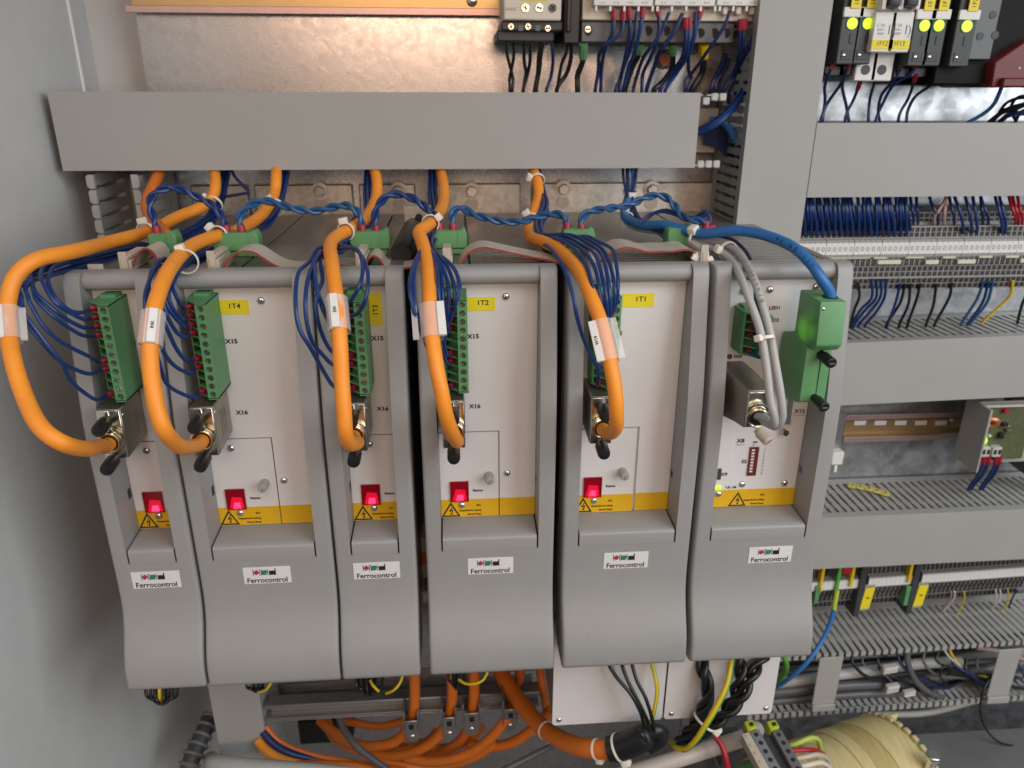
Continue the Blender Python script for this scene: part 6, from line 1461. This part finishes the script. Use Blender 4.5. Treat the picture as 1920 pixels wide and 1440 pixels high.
tag(ob("light_conduit", MB().tube(sm(path([(396,1424,.099),(402,1428,.086),(410,1432,.072),(520,1442,.056),(640,1452,.050),(760,1470,.046),(900,1500,.040),(1060,1530,.036)]), 6), .0075, 16), M_GREYC), "pale conduit along the bottom edge at the left", "conduit")
tag(ob("light_conduit", MB().tube(sm(path([(900,1540,.034),(1000,1505,.030),(1090,1474,.030),(1180,1450,.030),(1260,1426,.034),(1330,1404,.042),(1392,1384,.056),(1420,1366,.07)]), 6), .0075, 16), mat("pale_beige_sheath", (.50,.44,.39), .45)), "pale beige conduit rising to the right at the bottom edge", "conduit")
tag(ob("red_wire", MB().tube(sm(path([(1340,1380,.030),(1352,1396,.024),(1360,1418,.018),(1366,1450,.012)]), 6), .0026, 10), M_WINERED), "dark red wire left of the grey terminals at the bottom edge", "wire")
tag(ob("dark_backing", pbox(MB(), 560, 1352, 660, 1394, .200, .03), M_INNER, bevel=.001), "black backing box that paints shade behind the clamp rail", "box")  # added near-black box that darkens the recess behind the rail
# wire bundles hanging under the two left drives and the 1T3, 1T2 drives
def tuft(cx, cy, w2, h, n, lab, yel, dpt):
    for k in range(n):
        u = (k+.5)/n*2-1
        L = [(cx+u*w2, cy-14, dpt), (cx+u*w2*.95, cy+h*.35, dpt-.004), (cx+u*w2*.55, cy+h*.8*(1-.25*abs(u)), dpt-.006+.002*(k % 2)), (cx+u*w2*.1, cy+h*(1-.1*abs(u)), dpt-.002), (cx-u*w2*.35, cy+h*.75, dpt+.006), (cx-u*w2*.5, cy-10, dpt+.010)]
        tag(ob("looped_wire", MB().tube(sm(path(L), 6), .0013, 8), M_YG if k == yel else M_BLACKW), lab+(", the yellow one" if k == yel else ""), "wire", None if k == yel else "black wire loops under "+lab.split(" under ")[1])
tuft(303, 1294, 34, 28, 8, "wire looping out under the leftmost drive", 3, .012)
tuft(484, 1282, 26, 16, 6, "wire looping out under the 1T4 drive", -1, .018)
tuft(692, 1272, 30, 34, 6, "wire looping out under the 1T3 drive", -1, .020)
tuft(856, 1262, 20, 30, 4, "wire looping out under the 1T2 drive", -1, .020)
for L, lab in (([(511,1270,.012),(506,1284,.006),(497,1294,.006),(484,1298,.010)], "yellow wire curling out under the 1T4 drive"), ([(757,1258,.012),(750,1280,.006),(738,1294,.004),(724,1300,.008)], "long yellow wire curling out under the 1T3 drive"), ([(694,1276,.012),(700,1286,.008),(710,1296,.008)], "short yellow wire end under the 1T3 drive"), ([(917,1252,.012),(908,1272,.006),(894,1281,.004),(874,1282,.006),(860,1274,.010)], "yellow wire curling out under the 1T2 drive")):
    tag(ob("looped_wire", MB().tube(sm(path(L), 6), .0011, 8), M_YG), lab, "wire", "yellow wires under the drives")
for x, lab in ((706, "dark connector block under the 1T3 drive"),):
    tag(ob("connector_block", pbox(MB(), 668, 1262, 700, 1300, .022, .02), M_BLACK, bevel=.0012), lab, "connector")
# ribbed hose
Hs = sm(path([(394,1345,.130),(384,1368,.118),(372,1394,.106),(360,1422,.094),(350,1450,.084)]), 3)
t = thing("ribbed_hose", Hs[0], "ribbed grey hose rising beside the short upright duct at the bottom left", "hose")
ob("core", MB().tube(Hs, .0080, 18), M_DARK, t)
L = [0]
for a, b in zip(Hs, Hs[1:]): L.append(L[-1]+(b-a).length)
d = .001; f0 = None
while d < L[-1]:
    j = max(q for q in range(len(L)-1) if L[q] <= d); p = Hs[j].lerp(Hs[j+1], (d-L[j])/(L[j+1]-L[j]))
    ob("hose_ring", MB().torus(p, Hs[j+1]-Hs[j], .0086, .0019, 20, 6), M_DGREY, t); d += .0088

# in the slit between the 1T3 and the 1T2 drive
for k, (y0, y1, m_, lab) in enumerate(((1010,1036,M_BEIGE,"upper beige winding seen in the slit between two drives"),(1037,1058,M_ORANGE2,"orange spot seen in the slit between two drives"),(1060,1084,M_BEIGE,"middle beige winding seen in the slit between two drives"),(1110,1130,M_BEIGE,"lower beige winding seen in the slit between two drives"))):
    a = at(778, y0, .05); b = at(802, y1, .05)
    tag(ob("winding", MB().box(-.0338, -.0252, .050, .075, b.z, a.z), m_, bevel=.0008), lab, "winding", "things in the slit between the 1T3 and 1T2 drives")

# grey terminals and the yellow wound transformer at the bottom right
def column(p, q, wv, dep, m_, n, t, lit=M_INK):
    a, b = at(*p), at(*q); ax = (b-a); L = ax.length; ax.normalize()
    up_ = V((0,-.75,.66)); up_ = (up_-ax*up_.dot(ax)).normalized(); sd = ax.cross(up_)
    if sd.x < 0: sd = -sd
    return a, ax, L, up_, sd
GT = "grey terminals at the bottom right"
for k, (x, cap, beige, lab) in enumerate(((1410, True, True, "left grey terminal with yellow green cap and beige side at the bottom edge"), (1452, True, False, "right grey terminal with yellow green cap at the bottom edge"))):
    a = at(x+2, 1376, .030); b = at(x+50, 1462, -.010)
    ax = (b-a).normalized(); L = (b-a).length
    up_ = V((.05,-.80,.60)); up_ = (up_-ax*up_.dot(ax)).normalized(); sd = ax.cross(up_); sd = sd if sd.x > 0 else -sd
    t = thing("terminal", a, lab, "terminal", GT)
    ob("body", MB().obox((a+b)/2, ax*L/2, sd*.0046, up_*.006), M_DGREY if not beige else mat("steel_grey_plastic", (.17,.185,.20), .5), t, bevel=.0006)
    if beige: ob("beige_side", MB().obox((a+b)/2-sd*.0088+up_*.001, ax*L/2, sd*.0040, up_*.006), M_BEIGE, t, bevel=.0006)
    else: ob("dark_side", MB().obox((a+b)/2-sd*.0085-up_*.004, ax*L/2, sd*.0036, up_*.004), M_DARK, t, bevel=.0006)
    for j in range(5):
        c = a+ax*L*(.10+.185*j)+up_*.0061
        ob("terminal_hole", MB().cyl(c, c+up_*.0004, .0019, 12), M_INK, t)
        if beige: ob("side_boss", MB().cyl(c-sd*.0088+up_*.001, c-sd*.0088+up_*.0016, .0016, 10), M_BEIGE, t)
    cp_ = a-ax*.0048
    ob("earth_cap", MB().obox(cp_-sd*.001+up_*.001, ax*.0042, sd*.0046, up_*.0070), mat("yellow_green_cap", (.42,.48,.03), .45) if k == 0 else MAT["yellow_green_cap"], t, bevel=.0008)
    c = cp_+up_*.0082; ob("cap_hole", MB().obox(c, ax*.0016, sd*.0018, up_*.0003), M_INK, t, smooth=False)
# toroid: wound ring lying on the floor sheet
Rr, an = .064, .30
Bv = V((math.sin(an), -math.cos(an), 0)); Av = V((math.cos(an), math.sin(an), 0))
top = at(1700, 1371, .10); ctr = top-V((0,0,Rr))
t = thing("transformer", ctr+V((0,0,-Rr)), "yellow tape wound transformer coil at the bottom edge", "transformer")
def rim(s, R, k): return [ctr+Av*s+(Bv*math.sin(q)+V((0,0,math.cos(q))))*R*(1+.004*math.sin(7*q+k)) for q in [-1.35+2.9*j/22 for j in range(23)]]
ob("core", MB().cyl(ctr+Av*-.17, ctr+Av*.0035, Rr*.955, 40), M_GREEN, t)
nb = 13; wb = .0125
for k in range(nb):
    s1 = -k*wb*.98; s0 = s1-wb*1.12
    lo = .0014*(k % 3)/2; skew = RND.uniform(-.0016, .0016)
    secs = []
    for f, dR in ((0, -.0016), (.04, 0), (.5, .0006), (.96, .0002), (1, -.0016)):
        s = s0+(s1-s0)*f
        out = [ctr+Av*(s+skew*math.sin(2.1*q))+(Bv*math.sin(q)+V((0,0,math.cos(q))))*(Rr+dR+lo-.0028*(k == 0)*(1 if f > .5 else 0)) for q in [-1.35+2.9*j/22 for j in range(23)]]
        secs.append(out+[ctr+Av*s+(Bv*math.sin(q)+V((0,0,math.cos(q))))*Rr*.96 for q in [-1.35+2.9*j/22 for j in range(22, -1, -1)]])
    ob("tape_turn", MB().loft(secs), M_TAPE2 if k in (3, 4, 9) else M_TAPE, t, ang=60)
for j in range(15):
    q = -1.0+j*.165
    n_ = Bv*math.sin(q)+V((0,0,math.cos(q))); tg_ = Bv*math.cos(q)-V((0,0,math.sin(q)))
    ob("edge_fold", MB().obox(ctr+Av*.0012+n_*(Rr-.0008), Av*.0026, tg_*.0034, n_*.0022), M_TAPE, t, bevel=.0014, seg=2)
ob("tape_ear", MB().obox(at(1668, 1352, .125), (.0070,.001,.001), (0,.003,0), (.001,0,.0085)), M_TAPE, t, bevel=.003, seg=3)
c = at(1748, 1424, .060); tb = thing("floor_bolt", c, "shiny bolt standing right of the yellow wound transformer", "bolt")
ob("shank", MB().cyl(V((c.x, c.y, -.6)), c, .0050, 14), M_STEEL, tb); ob("head", MB().cyl(c, c+V((0,0,.0065)), .0078, 6), M_STEEL, tb, bevel=.001)
for L, r, m_, lab in (
    ([(1470,1402,.020),(1496,1393,.018),(1518,1384,.020),(1533,1386,.024),(1538,1400,.028),(1536,1412,.034)], .0022, mat("lime_wire", (.42,.52,.09), .45), "lime green wire looping over the yellow transformer"),
    ([(1476,1398,.024),(1502,1391,.022),(1522,1388,.024),(1533,1396,.030)], .0018, MAT["lime_wire"], "second lime green wire under the looping one"),
    ([(1478,1408,.012),(1510,1406,.012),(1530,1407,.016),(1544,1414,.024)], .0020, M_WINERED, "dark red wire lying on the yellow transformer"),
    ([(1482,1424,.006),(1510,1419,.006),(1532,1415,.010),(1548,1420,.018),(1556,1432,.026)], .0022, M_BEIGE, "upper cream wire on the yellow transformer"),
    ([(1490,1440,.000),(1516,1434,.000),(1538,1430,.006),(1552,1436,.014),(1560,1448,.022)], .0022, M_CREAM, "lower cream wire on the yellow transformer")):
    tag(ob("winding_lead", MB().tube(sm(path(L), 6), r, 10), m_), lab, "wire", "leads of the yellow transformer")
tag(ob("small_parts", pbox(MB(), 1352, 1392, 1392, 1440, .05, .02), M_DARK, bevel=.002), "dark block behind the left grey terminal", "block")
